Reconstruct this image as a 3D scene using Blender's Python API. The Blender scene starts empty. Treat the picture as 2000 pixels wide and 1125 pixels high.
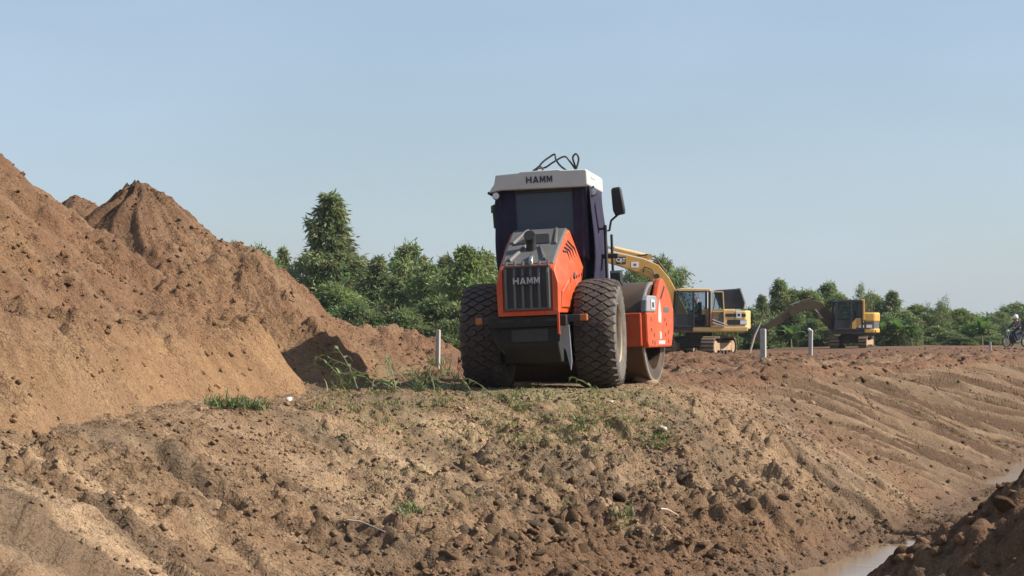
import bpy, math, random
import numpy as np
from mathutils import Matrix, Vector
R = math.radians
scene = bpy.context.scene

# ------------------------------------------------------------------ camera
CAMZ, FPX, VH = 0.75, 4200.0, 650.0           # eye height, focal length (px of a 2000 px wide photo), horizon row
cam_d = bpy.data.cameras.new('camera')
cam = bpy.data.objects.new('camera', cam_d)
scene.collection.objects.link(cam)
cam_d.sensor_width = 36.0
cam_d.lens = 36.0 * FPX / 2000.0
cam_d.shift_y = (VH - 562.5) / 2000.0
cam_d.clip_start, cam_d.clip_end = 0.2, 6000
cam.location = (0, 0, CAMZ)
cam.rotation_euler = (R(90), 0, 0)
scene.camera = cam

# ------------------------------------------------------------------ sky and sun
SUN_EL, SUN_AZ = R(37), R(93)                 # azimuth clockwise from +Y (camera looks along +Y)
world = bpy.data.worlds.new('World'); scene.world = world
world.use_nodes = True
wn, wl = world.node_tree.nodes, world.node_tree.links
wn.clear()
sky = wn.new('ShaderNodeTexSky'); sky.sky_type = 'NISHITA'; sky.sun_disc = False
sky.sun_elevation = SUN_EL; sky.sun_rotation = SUN_AZ
sky.altitude = 0; sky.air_density = 1.0; sky.dust_density = 0.8; sky.ozone_density = 2.0
hs = wn.new('ShaderNodeMix'); hs.data_type = 'RGBA'                     # even humid haze over the whole sky
hs.inputs[0].default_value = 0.45; hs.inputs[7].default_value = (5.3, 6.6, 8.5, 1)
bg = wn.new('ShaderNodeBackground'); bg.inputs['Strength'].default_value = 0.068
wo = wn.new('ShaderNodeOutputWorld')
# the haze is a little uneven, as thin high cloud is
wt = wn.new('ShaderNodeTexCoord'); wm = wn.new('ShaderNodeMapping'); wm.inputs['Scale'].default_value = (1.0, 1.0, 3.0)
wz = wn.new('ShaderNodeTexNoise'); wz.inputs['Scale'].default_value = 2.6; wz.inputs['Detail'].default_value = 4; wz.inputs['Roughness'].default_value = .5
wr = wn.new('ShaderNodeMapRange'); wr.inputs[1].default_value = .3; wr.inputs[2].default_value = .7; wr.inputs[3].default_value = .30; wr.inputs[4].default_value = .62
wl.new(wt.outputs['Generated'], wm.inputs[0]); wl.new(wm.outputs[0], wz.inputs['Vector']); wl.new(wz.outputs[0], wr.inputs[0]); wl.new(wr.outputs[0], hs.inputs[0])
wl.new(sky.outputs[0], hs.inputs[6]); wl.new(hs.outputs[2], bg.inputs[0]); wl.new(bg.outputs[0], wo.inputs[0])
sun_d = bpy.data.lights.new('sun', 'SUN'); sun_d.energy = 5.0; sun_d.angle = R(0.53); sun_d.color = (1.0, 0.93, 0.82)
sun = bpy.data.objects.new('sun', sun_d); scene.collection.objects.link(sun)
S = Vector((math.sin(SUN_AZ) * math.cos(SUN_EL), math.cos(SUN_AZ) * math.cos(SUN_EL), math.sin(SUN_EL)))
sun.rotation_euler = S.to_track_quat('Z', 'Y').to_euler()
sun.location = (20, 20, 30)
scene.view_settings.view_transform = 'Standard'
scene.view_settings.look = 'None'
scene.view_settings.exposure = 0.68
scene.view_settings.gamma = 1.0
scene.view_settings.use_curve_mapping = False

# ------------------------------------------------------------------ helpers
rng = np.random.default_rng(7)
random.seed(7)
COL = scene.collection

def tag(o, label=None, cat=None, group=None, kind=None):
    if label: o['label'] = label
    if cat: o['category'] = cat
    if group: o['group'] = group
    if kind: o['kind'] = kind
    return o

def empty(name, loc=(0, 0, 0), rz=0.0):
    o = bpy.data.objects.new(name, None); COL.objects.link(o)
    o.empty_display_size = 0.2
    o.location = loc; o.rotation_euler = (0, 0, rz)
    return o

def copy_tree(o, parent=None):
    c = o.copy(); COL.objects.link(c); c.parent = parent
    for ch in list(o.children): copy_tree(ch, c)
    return c

class MB:
    """collects shapes; build() links them as one mesh object"""
    def __init__(self): self.v, self.f = [], []
    def add(self, vs, fs):
        b = len(self.v)
        self.v += [tuple(p) for p in vs]
        self.f += [tuple(i + b for i in f) for f in fs]
        return self
    def box(self, x0, x1, y0, y1, z0, z1, M=None):
        vs = [(x0,y0,z0),(x1,y0,z0),(x1,y1,z0),(x0,y1,z0),(x0,y0,z1),(x1,y0,z1),(x1,y1,z1),(x0,y1,z1)]
        if M is not None: vs = [M @ Vector(p) for p in vs]
        return self.add(vs, [(0,3,2,1),(4,5,6,7),(0,1,5,4),(1,2,6,5),(2,3,7,6),(3,0,4,7)])
    def bar(self, p0, p1, w, h, up=(0,0,1)):
        p0, p1 = Vector(p0), Vector(p1); d = (p1 - p0); L = d.length; d.normalize()
        s = d.cross(Vector(up))
        if s.length < 1e-4: s = d.cross(Vector((1,0,0)))
        s.normalize(); u = s.cross(d)
        M = Matrix((( *d,0),( *s,0),( *u,0),(0,0,0,1))).transposed(); M.translation = p0
        return self.box(0, L, -w/2, w/2, -h/2, h/2, M)
    def prism(self, pts, axis, a, b):
        """polygon pts in the plane across axis, extruded from a to b"""
        def P(p, t):
            return {'x': (t, p[0], p[1]), 'y': (p[0], t, p[1]), 'z': (p[0], p[1], t)}[axis]
        n = len(pts)
        vs = [P(p, a) for p in pts] + [P(p, b) for p in pts]
        fs = [tuple(range(n - 1, -1, -1)), tuple(range(n, 2*n))]
        fs += [(i, (i+1) % n, n + (i+1) % n, n + i) for i in range(n)]
        return self.add(vs, fs)
    def loft(self, rings, cap=True, closed=True):
        n = len(rings[0]); vs = [p for r in rings for p in r]; fs = []
        m = n if closed else n - 1
        for k in range(len(rings) - 1):
            for i in range(m):
                j = (i + 1) % n
                fs.append((k*n+i, k*n+j, (k+1)*n+j, (k+1)*n+i))
        if cap:
            fs.append(tuple(range(n-1, -1, -1))); L = (len(rings)-1)*n
            fs.append(tuple(range(L, L+n)))
        return self.add(vs, fs)
    def tube(self, pts, r, n=8, cap=True):
        pts = [Vector(p) for p in pts]
        rs = r if isinstance(r, (list, tuple)) else [r]*len(pts)
        t0 = (pts[1]-pts[0]).normalized()
        a = t0.orthogonal().normalized(); rings = []
        for i, p in enumerate(pts):
            t = (pts[min(i+1, len(pts)-1)] - pts[max(i-1, 0)]).normalized()
            a = (a - t*a.dot(t)); a = a.normalized() if a.length > 1e-6 else t.orthogonal().normalized()
            b = t.cross(a)
            rings.append([p + (a*math.cos(2*math.pi*k/n) + b*math.sin(2*math.pi*k/n))*rs[i] for k in range(n)])
        return self.loft(rings, cap)
    def lathe(self, prof, axis='x', c=(0,0,0), n=32, closed=False):
        """prof: list of (radius, height along axis); closed joins last to first"""
        rings = []
        for r, h in prof:
            ring = []
            for k in range(n):
                t = 2*math.pi*k/n; A, B = r*math.cos(t), r*math.sin(t)
                p = {'x': (h, A, B), 'y': (A, h, B), 'z': (A, B, h)}[axis]
                ring.append((p[0]+c[0], p[1]+c[1], p[2]+c[2]))
            rings.append(ring)
        if closed: rings.append(rings[0])
        return self.loft(rings, cap=not closed)
    def grid(self, P):
        """P: rows of points -> sheet"""
        n = len(P[0]); vs = [p for r in P for p in r]
        fs = [(k*n+i, k*n+i+1, (k+1)*n+i+1, (k+1)*n+i) for k in range(len(P)-1) for i in range(n-1)]
        return self.add(vs, fs)
    def build(self, name, mat, parent=None, bevel=0.0, smooth=None, xf=None, thick=0.0, seg=2):
        vs = self.v if xf is None else [tuple(xf @ Vector(p)) for p in self.v]
        me = bpy.data.meshes.new(name); me.from_pydata(vs, [], self.f); me.validate(); me.update()
        if mat is not None: me.materials.append(M[mat] if isinstance(mat, str) else mat)
        import bmesh
        bm = bmesh.new(); bm.from_mesh(me); bmesh.ops.remove_doubles(bm, verts=bm.verts, dist=1e-5)
        bmesh.ops.recalc_face_normals(bm, faces=bm.faces); bm.to_mesh(me); bm.free()
        if smooth is not None:
            me.polygons.foreach_set('use_smooth', [True]*len(me.polygons))
            me.set_sharp_from_angle(angle=R(smooth))
        o = bpy.data.objects.new(name, me); COL.objects.link(o)
        if parent is not None: o.parent = parent
        if thick:
            m = o.modifiers.new('thickness', 'SOLIDIFY'); m.thickness = thick; m.offset = 0
        if bevel:
            m = o.modifiers.new('bevel', 'BEVEL'); m.width = bevel; m.segments = seg; m.limit_method = 'ANGLE'; m.angle_limit = R(35)
        return o

def text_mesh(name, s, mat, parent, Mx, size=0.1, sx=1.0, depth=0.003, bold=0.012):
    """raised lettering; Mx places it (x along the line, y up the letters, z out)"""
    cu = bpy.data.curves.new(name, 'FONT'); cu.body = s; cu.size = size; cu.extrude = depth
    cu.offset = bold * size; cu.align_x = 'CENTER'; cu.align_y = 'CENTER'; cu.resolution_u = 3
    t = bpy.data.objects.new('tmp', cu); COL.objects.link(t)
    dg = bpy.context.evaluated_depsgraph_get(); dg.update()
    me = bpy.data.meshes.new_from_object(t.evaluated_get(dg))
    bpy.data.objects.remove(t); bpy.data.curves.remove(cu)
    me.name = name; me.transform(Mx @ Matrix.Diagonal((sx, 1, 1, 1)))
    me.materials.clear(); me.materials.append(M[mat])
    o = bpy.data.objects.new(name, me); COL.objects.link(o); o.parent = parent
    return o

def frame(o, x, y):
    """matrix with origin o, x axis x, y axis ~y"""
    x = Vector(x).normalized(); z = x.cross(Vector(y)).normalized(); y = z.cross(x)
    m = Matrix((( *x,0),( *y,0),( *z,0),(0,0,0,1))).transposed(); m.translation = Vector(o)
    return m

# ------------------------------------------------------------------ materials
M = {}
def nodes(name):
    m = bpy.data.materials.new(name); m.use_nodes = True
    nt = m.node_tree; b = nt.nodes['Principled BSDF']; M[name] = m
    return m, nt, nt.nodes, nt.links, b

def noise(nt, scale, detail=5, rough=0.6, src='Object', stretch=None):
    tc = nt.nodes.new('ShaderNodeTexCoord'); nz = nt.nodes.new('ShaderNodeTexNoise')
    nz.inputs['Scale'].default_value = scale; nz.inputs['Detail'].default_value = detail; nz.inputs['Roughness'].default_value = rough
    if stretch:
        mp = nt.nodes.new('ShaderNodeMapping'); mp.inputs['Scale'].default_value = stretch
        nt.links.new(tc.outputs[src], mp.inputs[0]); nt.links.new(mp.outputs[0], nz.inputs['Vector'])
    else: nt.links.new(tc.outputs[src], nz.inputs['Vector'])
    return nz

def ramp(nt, src, a, b, ca=(0,0,0,1), cb=(1,1,1,1)):
    r = nt.nodes.new('ShaderNodeValToRGB'); nt.links.new(src, r.inputs[0])
    r.color_ramp.elements[0].position, r.color_ramp.elements[1].position = a, b
    r.color_ramp.elements[0].color, r.color_ramp.elements[1].color = ca, cb
    return r

def mat(name, col, rough=0.5, metal=0.0, var=0.15, vscale=3.0, dust=0.0, dscale=2.5, dcol=(0.30, 0.19, 0.11), bump=0.0, bscale=40, spec=0.5):
    m, nt, N, L, b = nodes(name)
    n1 = noise(nt, vscale)
    lo = tuple(c*(1-var) for c in col)+(1,); hi = tuple(min(1, c*(1+var)) for c in col)+(1,)
    r1 = ramp(nt, n1.outputs[0], .3, .7, lo, hi); out = r1.outputs[0]
    b.inputs['Roughness'].default_value = rough; b.inputs['Metallic'].default_value = metal
    b.inputs['Specular IOR Level'].default_value = spec
    if dust:
        n2 = noise(nt, dscale, 8, .7); r2 = ramp(nt, n2.outputs[0], .62-dust*.35, .80-dust*.2)
        mul = N.new('ShaderNodeMath'); mul.operation = 'MULTIPLY'; mul.inputs[1].default_value = min(1, dust*1.3); L.new(r2.outputs[0], mul.inputs[0])
        mx = N.new('ShaderNodeMix'); mx.data_type = 'RGBA'; L.new(mul.outputs[0], mx.inputs[0]); L.new(out, mx.inputs[6]); mx.inputs[7].default_value = dcol+(1,)
        out = mx.outputs[2]
        rr = N.new('ShaderNodeMapRange'); L.new(mul.outputs[0], rr.inputs[0]); rr.inputs[3].default_value = rough; rr.inputs[4].default_value = .9
        L.new(rr.outputs[0], b.inputs['Roughness'])
    L.new(out, b.inputs['Base Color'])
    if bump:
        n3 = noise(nt, bscale, 6, .65); bp = N.new('ShaderNodeBump'); bp.inputs['Strength'].default_value = bump; bp.inputs['Distance'].default_value = .01
        L.new(n3.outputs[0], bp.inputs['Height']); L.new(bp.outputs[0], b.inputs['Normal'])
    return m

def soil(name):
    """earth: colour zones come with the mesh (attribute 'soil'), grain and fine relief from noise"""
    m, nt, N, L, b = nodes(name)
    at = N.new('ShaderNodeAttribute'); at.attribute_name = 'soil'
    n1 = noise(nt, 1.1, 6, .6); n2 = noise(nt, 9, 8, .7); n3 = noise(nt, 55, 6, .7)
    r1 = ramp(nt, n1.outputs[0], .3, .7, (.80, .77, .73, 1), (1.2, 1.2, 1.2, 1))
    r2 = ramp(nt, n2.outputs[0], .28, .72, (.70, .66, .62, 1), (1.26, 1.28, 1.28, 1))
    r3 = ramp(nt, n3.outputs[0], .3, .72, (.74, .72, .70, 1), (1.2, 1.22, 1.24, 1))
    out = at.outputs['Color']
    for r in (r1, r2, r3):
        mx = N.new('ShaderNodeMix'); mx.data_type = 'RGBA'; mx.blend_type = 'MULTIPLY'; mx.inputs[0].default_value = 1
        L.new(out, mx.inputs[6]); L.new(r.outputs[0], mx.inputs[7]); out = mx.outputs[2]
    L.new(out, b.inputs['Base Color'])
    b.inputs['Roughness'].default_value = .93; b.inputs['Specular IOR Level'].default_value = .2
    b1 = N.new('ShaderNodeBump'); b1.inputs['Strength'].default_value = .9; b1.inputs['Distance'].default_value = .09; L.new(n2.outputs[0], b1.inputs['Height'])
    b2 = N.new('ShaderNodeBump'); b2.inputs['Strength'].default_value = .8; b2.inputs['Distance'].default_value = .022; L.new(n3.outputs[0], b2.inputs['Height'])
    # crumbly relief: domed cells of two sizes
    tc = N.new('ShaderNodeTexCoord'); wv = N.new('ShaderNodeVectorMath'); wv.operation = 'MULTIPLY_ADD'
    nd = noise(nt, 14, 2); L.new(nd.outputs['Color'], wv.inputs[0]); wv.inputs[1].default_value = (.09, .09, .09); L.new(tc.outputs['Object'], wv.inputs[2])
    prev = b1
    for sc_, ds in ((14, .045), (32, .035)):
        vo = N.new('ShaderNodeTexVoronoi'); vo.inputs['Scale'].default_value = sc_; L.new(wv.outputs[0], vo.inputs['Vector'])
        mu = N.new('ShaderNodeMath'); mu.operation = 'MULTIPLY'; L.new(vo.outputs['Distance'], mu.inputs[0])
        rr = ramp(nt, n1.outputs[0] if sc_ < 20 else n2.outputs[0], .38, .62, (.15, .15, .15, 1), (1, 1, 1, 1)); L.new(rr.outputs[0], mu.inputs[1])
        bb = N.new('ShaderNodeBump'); bb.invert = True; bb.inputs['Strength'].default_value = 1; bb.inputs['Distance'].default_value = ds
        L.new(mu.outputs[0], bb.inputs['Height']); L.new(prev.outputs[0], bb.inputs['Normal']); prev = bb
    L.new(prev.outputs[0], b2.inputs['Normal']); L.new(b2.outputs[0], b.inputs['Normal'])
    return m
soil('soil')

def foliage(name, col, trans=.35, rough=.55):
    m, nt, N, L, b = nodes(name)
    at = N.new('ShaderNodeAttribute'); at.attribute_name = 'leaf'
    mx = N.new('ShaderNodeMix'); mx.data_type = 'RGBA'; mx.blend_type = 'MULTIPLY'; mx.inputs[0].default_value = 1
    mx.inputs[6].default_value = col+(1,); L.new(at.outputs['Color'], mx.inputs[7])
    L.new(mx.outputs[2], b.inputs['Base Color']); b.inputs['Roughness'].default_value = rough
    tr = N.new('ShaderNodeBsdfTranslucent'); L.new(mx.outputs[2], tr.inputs[0])
    ms = N.new('ShaderNodeMixShader'); ms.inputs[0].default_value = trans
    L.new(b.outputs[0], ms.inputs[1]); L.new(tr.outputs[0], ms.inputs[2])
    L.new(ms.outputs[0], N['Material Output'].inputs[0])
foliage('leaf_eucalypt', (.19, .225, .092), .45)
foliage('leaf_broad', (.19, .245, .08), .45)
foliage('leaf_bush', (.155, .195, .07), .45)
foliage('leaf_banana', (.10, .19, .05), .4)
foliage('grass_blade', (.17, .20, .075), .3)
foliage('grass_green', (.085, .14, .042), .3)
foliage('reed_green', (.13, .17, .065), .3)

def cloth(name, col, trans=.25):
    m, nt, N, L, b = nodes(name)
    n1 = noise(nt, 6); r = ramp(nt, n1.outputs[0], .3, .7, tuple(c*.75 for c in col)+(1,), tuple(c*1.2 for c in col)+(1,))
    L.new(r.outputs[0], b.inputs['Base Color']); b.inputs['Roughness'].default_value = .85
    tr = N.new('ShaderNodeBsdfTranslucent'); L.new(r.outputs[0], tr.inputs[0])
    ms = N.new('ShaderNodeMixShader'); ms.inputs[0].default_value = trans
    L.new(b.outputs[0], ms.inputs[1]); L.new(tr.outputs[0], ms.inputs[2]); L.new(ms.outputs[0], N['Material Output'].inputs[0])
cloth('curtain', (.021, .018, .048), .12)
cloth('curtain_pale', (.16, .17, .24), .5)

def glass(name, tint, mixv):
    m, nt, N, L, b = nodes(name)
    b.inputs['Base Color'].default_value = tint+(1,); b.inputs['Roughness'].default_value = .12
    t = N.new('ShaderNodeBsdfTransparent'); t.inputs[0].default_value = (.75, .8, .85, 1)
    ms = N.new('ShaderNodeMixShader'); ms.inputs[0].default_value = mixv
    L.new(b.outputs[0], ms.inputs[1]); L.new(t.outputs[0], ms.inputs[2]); L.new(ms.outputs[0], N['Material Output'].inputs[0])
glass('rear_glass', (.075, .09, .135), .42)
glass('cab_glass', (.06, .08, .09), .86)
mat('mirror_glass', (.5, .52, .55), .08, .9, var=.03)

ORANGE = (.54, .072, .016)
mat('orange_paint', ORANGE, .5, var=.10, dust=.36, dscale=7, dcol=(.38, .19, .10))
mat('grey_panel', (.10, .097, .094), .6, var=.12, dust=.2, dscale=4, dcol=(.30, .24, .18))
mat('grey_light', (.23, .235, .245), .6, var=.1, dust=.1)
mat('black_panel', (.018, .019, .022), .5, var=.3, dust=.08)
mat('black_metal', (.022, .022, .024), .5, var=.3, dust=.10, dscale=6)
mat('under_metal', (.016, .015, .014), .8, var=.3, dust=.12, dscale=4, dcol=(.12, .085, .06))
mat('roof_paint', (.50, .49, .46), .55, var=.06, dust=.2, dscale=4, dcol=(.35, .31, .26))
mat('faded_white', (.45, .43, .41), .6, var=.15, dust=.3)
mat('white_paint', (.78, .78, .76), .5, var=.05)
mat('letter_dark', (.03, .03, .035), .5, var=.1)
mat('letter_pale', (.42, .43, .44), .5, var=.1)
mat('rubber', (.035, .033, .032), .8, var=.25, dust=.52, dscale=7, dcol=(.17, .11, .072), bump=.3, bscale=60)
mat('rubber_wall', (.075, .07, .064), .85, var=.2, dust=.55, dscale=4, dcol=(.22, .165, .115), bump=.2)
mat('rim_paint', (.42, .31, .185), .7, var=.15, dust=.55, dscale=5, dcol=(.36, .25, .15))
mat('drum_steel', (.095, .062, .040), .5, .3, var=.3, dust=.45, dscale=6, dcol=(.13, .078, .042), bump=.25, bscale=25)
mat('drum_edge', (.34, .33, .31), .4, .6, var=.2, dust=.1)
mat('amber', (.38, .12, .03), .35, var=.05)
mat('chrome', (.45, .43, .40), .3, .9, var=.1, dust=.1)
mat('lamp_glass', (.55, .56, .57), .15, .3, var=.05)
mat('yellow_paint', (.60, .335, .07), .5, var=.1, dust=.22, dscale=2.5, dcol=(.36, .25, .14))
mat('yellow_dusty_shaded', (.08, .052, .025), .85, var=.15, dust=.4, dscale=2, dcol=(.095, .068, .042))  # dusty yellow paint darkened: the arm's shade is put into its colour
mat('cream_yellow', (.66, .44, .18), .55, var=.1, dust=.25, dscale=3, dcol=(.42, .31, .2))
mat('track_steel', (.055, .045, .038), .8, .2, var=.3, dust=.4, dscale=4, dcol=(.10, .07, .05))
mat('track_mud', (.21, .14, .085), .9, var=.2, dust=.3, dscale=5, dcol=(.30, .19, .11))
mat('red_paint', (.45, .04, .035), .5, var=.1)
mat('concrete', (.36, .345, .32), .9, var=.14, vscale=6, dust=.12, bump=.4, bscale=30)
mat('white_rag', (.75, .74, .70), .9, var=.08)
mat('bark', (.22, .19, .15), .9, var=.3, vscale=8, bump=.5, bscale=20)
mat('bark_pale', (.42, .38, .31), .85, var=.25, vscale=6, bump=.4, bscale=20)
mat('reed_stem', (.20, .20, .095), .8, var=.2)
mat('banana_stem', (.14, .15, .07), .8, var=.3)
mat('sprocket_mud', (.36, .24, .14), .9, var=.2, dust=.3, dscale=5, dcol=(.30, .19, .11))
mat('dry_stick', (.42, .36, .28), .85, var=.2)
mat('pale_stone', (.40, .34, .27), .9, var=.15, bump=.4, bscale=25)
mat('skin_tone', (.30, .17, .11), .6, var=.08)
mat('shirt_green', (.025, .10, .055), .9, var=.15)
mat('cloth_navy', (.018, .02, .04), .9, var=.2)
mat('cloth_grey', (.10, .10, .11), .9, var=.2)
mat('helmet_white', (.78, .77, .77), .25, var=.03)
mat('seat_black', (.02, .02, .022), .8, var=.2)
def water():
    m, nt, N, L, b = nodes('muddy_water')
    n1 = noise(nt, .8); r = ramp(nt, n1.outputs[0], .3, .7, (.20, .135, .085, 1), (.26, .18, .115, 1)); L.new(r.outputs[0], b.inputs['Base Color'])
    b.inputs['Roughness'].default_value = .12; b.inputs['IOR'].default_value = 1.33
    n2 = noise(nt, 5, 3); bp = N.new('ShaderNodeBump'); bp.inputs['Strength'].default_value = .10; bp.inputs['Distance'].default_value = .02
    L.new(n2.outputs[0], bp.inputs['Height']); L.new(bp.outputs[0], b.inputs['Normal'])
water()

# ------------------------------------------------------------------ terrain functions (world metres)
def _hash(ix, iy, seed):
    h = (ix.astype(np.int64)*374761393 + iy.astype(np.int64)*668265263 + seed*974711) & 0xffffffff
    h = ((h ^ (h >> 13)) * 1274126177) & 0xffffffff
    h = (h ^ (h >> 16)) & 0xffffffff
    return h
def gnoise(x, y, seed=0):
    x = np.asarray(x, float); y = np.asarray(y, float)
    x0, y0 = np.floor(x), np.floor(y); fx, fy = x-x0, y-y0
    u, v = fx*fx*fx*(fx*(fx*6-15)+10), fy*fy*fy*(fy*(fy*6-15)+10)
    def g(dx, dy):
        a = _hash(x0+dx, y0+dy, seed) * (2*np.pi/4294967296.0)
        return np.cos(a)*(fx-dx) + np.sin(a)*(fy-dy)
    n0 = g(0,0)*(1-u) + g(1,0)*u; n1 = g(0,1)*(1-u) + g(1,1)*u
    return (n0*(1-v) + n1*v)*1.5
def fbm(x, y, oct=4, seed=0, gain=.5, lac=2.03):
    s, a = 0, 1.0
    for k in range(oct):
        s = s + a*gnoise(x, y, seed+k*17); x, y, a = x*lac, y*lac, a*gain
    return s
def billow(x, y, oct=3, seed=0, gain=.5):
    s, a = 0, 1.0
    for k in range(oct):
        s = s + a*np.abs(gnoise(x, y, seed+k*29)); x, y, a = x*2.1, y*2.1, a*gain
    return s
def sst(a, b, x):
    t = np.clip((x-a)/(b-a), 0, 1); return t*t*(3-2*t)

def clodfield(x, y, cell, seed, fill=.75):
    """domed lumps of uneven height, one per jittered cell"""
    gx_, gy_ = np.floor(x/cell), np.floor(y/cell); out = np.zeros(np.shape(x))
    for i in (-1, 0, 1):
        for j in (-1, 0, 1):
            cx, cy = gx_+i, gy_+j
            a = _hash(cx, cy, seed)/4294967296.0; b_ = _hash(cx, cy, seed+1)/4294967296.0; c_ = _hash(cx, cy, seed+2)/4294967296.0
            q = (_hash(cx, cy, seed+3)/4294967296.0 - .5)*2.2
            dx, dy = (x/cell-cx-a), (y/cell-cy-b_)
            d = np.sqrt((dx*np.cos(q)+dy*np.sin(q))**2 + (1.5*(dy*np.cos(q)-dx*np.sin(q)))**2)
            tl = .9*(dx*np.cos(q*9) + dy*np.sin(q*9))            # each lump is a tilted plate with broken edges
            out = np.maximum(out, (c_ > 1-fill)*(.3+.6*c_*c_+tl)*sst(.74, .46, d))
    return out
# gouges left by the digger bucket: (distance along crest, distance down slope, half length, half width, depth)
GOUGES = [(31.75, .80, .42, .13, .20), (33.2, .95, .30, .12, .22), (32.7, 1.45, .28, .14, .20), (31.2, .40, .22, .11, .18), (30.5, .75, .30, .12, .16), (29.3, .95, .75, .16, .12), (27.6, 1.1, .6, .2, .14),
          (42.3, 2.3, .35, .16, .2), (42.9, 2.1, .4, .14, .18), (45.2, 1.6, .35, .14, .18), (45.7, 1.9, .4, .12, .18), (32.3, 2.3, .5, .18, .2), (33.6, 3.0, .6, .22, .22), (38.4, 3.5, .5, .2, .2), (35.5, 1.0, .3, .1, .1), (47.3, 2.4, .4, .15, .15), (37.0, 2.2, .3, .12, .14)]
EDGE = np.array([(-9,-12),(-7,2),(-5.3,11),(-4.15,16.6),(-3.15,21),(-2.0,25.0),(-0.6,27.5),(1.4,28.7),(2.6,31),(4.3,36),(8.1,48.5),(15,63),(30,90),(60,140),(260,470),(2400,4000)], float)
def edge_sd(x, y):
    """signed distance to the crest of the bank (positive on the ditch side) and length along it"""
    best = np.full(x.shape, 1e18); sd = np.zeros(x.shape); tt = np.zeros(x.shape); acc = 0
    for (ax, ay), (bx, by) in zip(EDGE[:-1], EDGE[1:]):
        dx, dy = bx-ax, by-ay; L = math.hypot(dx, dy)
        t = np.clip(((x-ax)*dx + (y-ay)*dy)/L/L, 0, 1)
        d2 = (x-ax-t*dx)**2 + (y-ay-t*dy)**2
        side = np.sign(dy*(x-ax) - dx*(y-ay))
        m = d2 < best
        best = np.where(m, d2, best); sd = np.where(m, side*np.sqrt(d2), sd); tt = np.where(m, acc+t*L, tt)
        acc += L
    return sd, tt
WATER_Z = -2.0
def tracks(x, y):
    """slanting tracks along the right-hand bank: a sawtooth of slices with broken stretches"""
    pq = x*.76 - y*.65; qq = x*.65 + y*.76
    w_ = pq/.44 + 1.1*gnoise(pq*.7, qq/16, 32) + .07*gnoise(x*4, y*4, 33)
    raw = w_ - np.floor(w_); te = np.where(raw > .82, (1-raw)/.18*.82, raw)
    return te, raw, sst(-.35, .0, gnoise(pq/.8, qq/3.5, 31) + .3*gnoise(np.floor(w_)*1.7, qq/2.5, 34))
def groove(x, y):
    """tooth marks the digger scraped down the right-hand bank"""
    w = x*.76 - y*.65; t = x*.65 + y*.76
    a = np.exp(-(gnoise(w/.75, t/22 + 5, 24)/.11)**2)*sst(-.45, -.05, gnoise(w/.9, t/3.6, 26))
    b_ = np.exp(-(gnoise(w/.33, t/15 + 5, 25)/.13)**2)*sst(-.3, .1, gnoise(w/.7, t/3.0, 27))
    return np.maximum(a, .6*b_)
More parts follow.
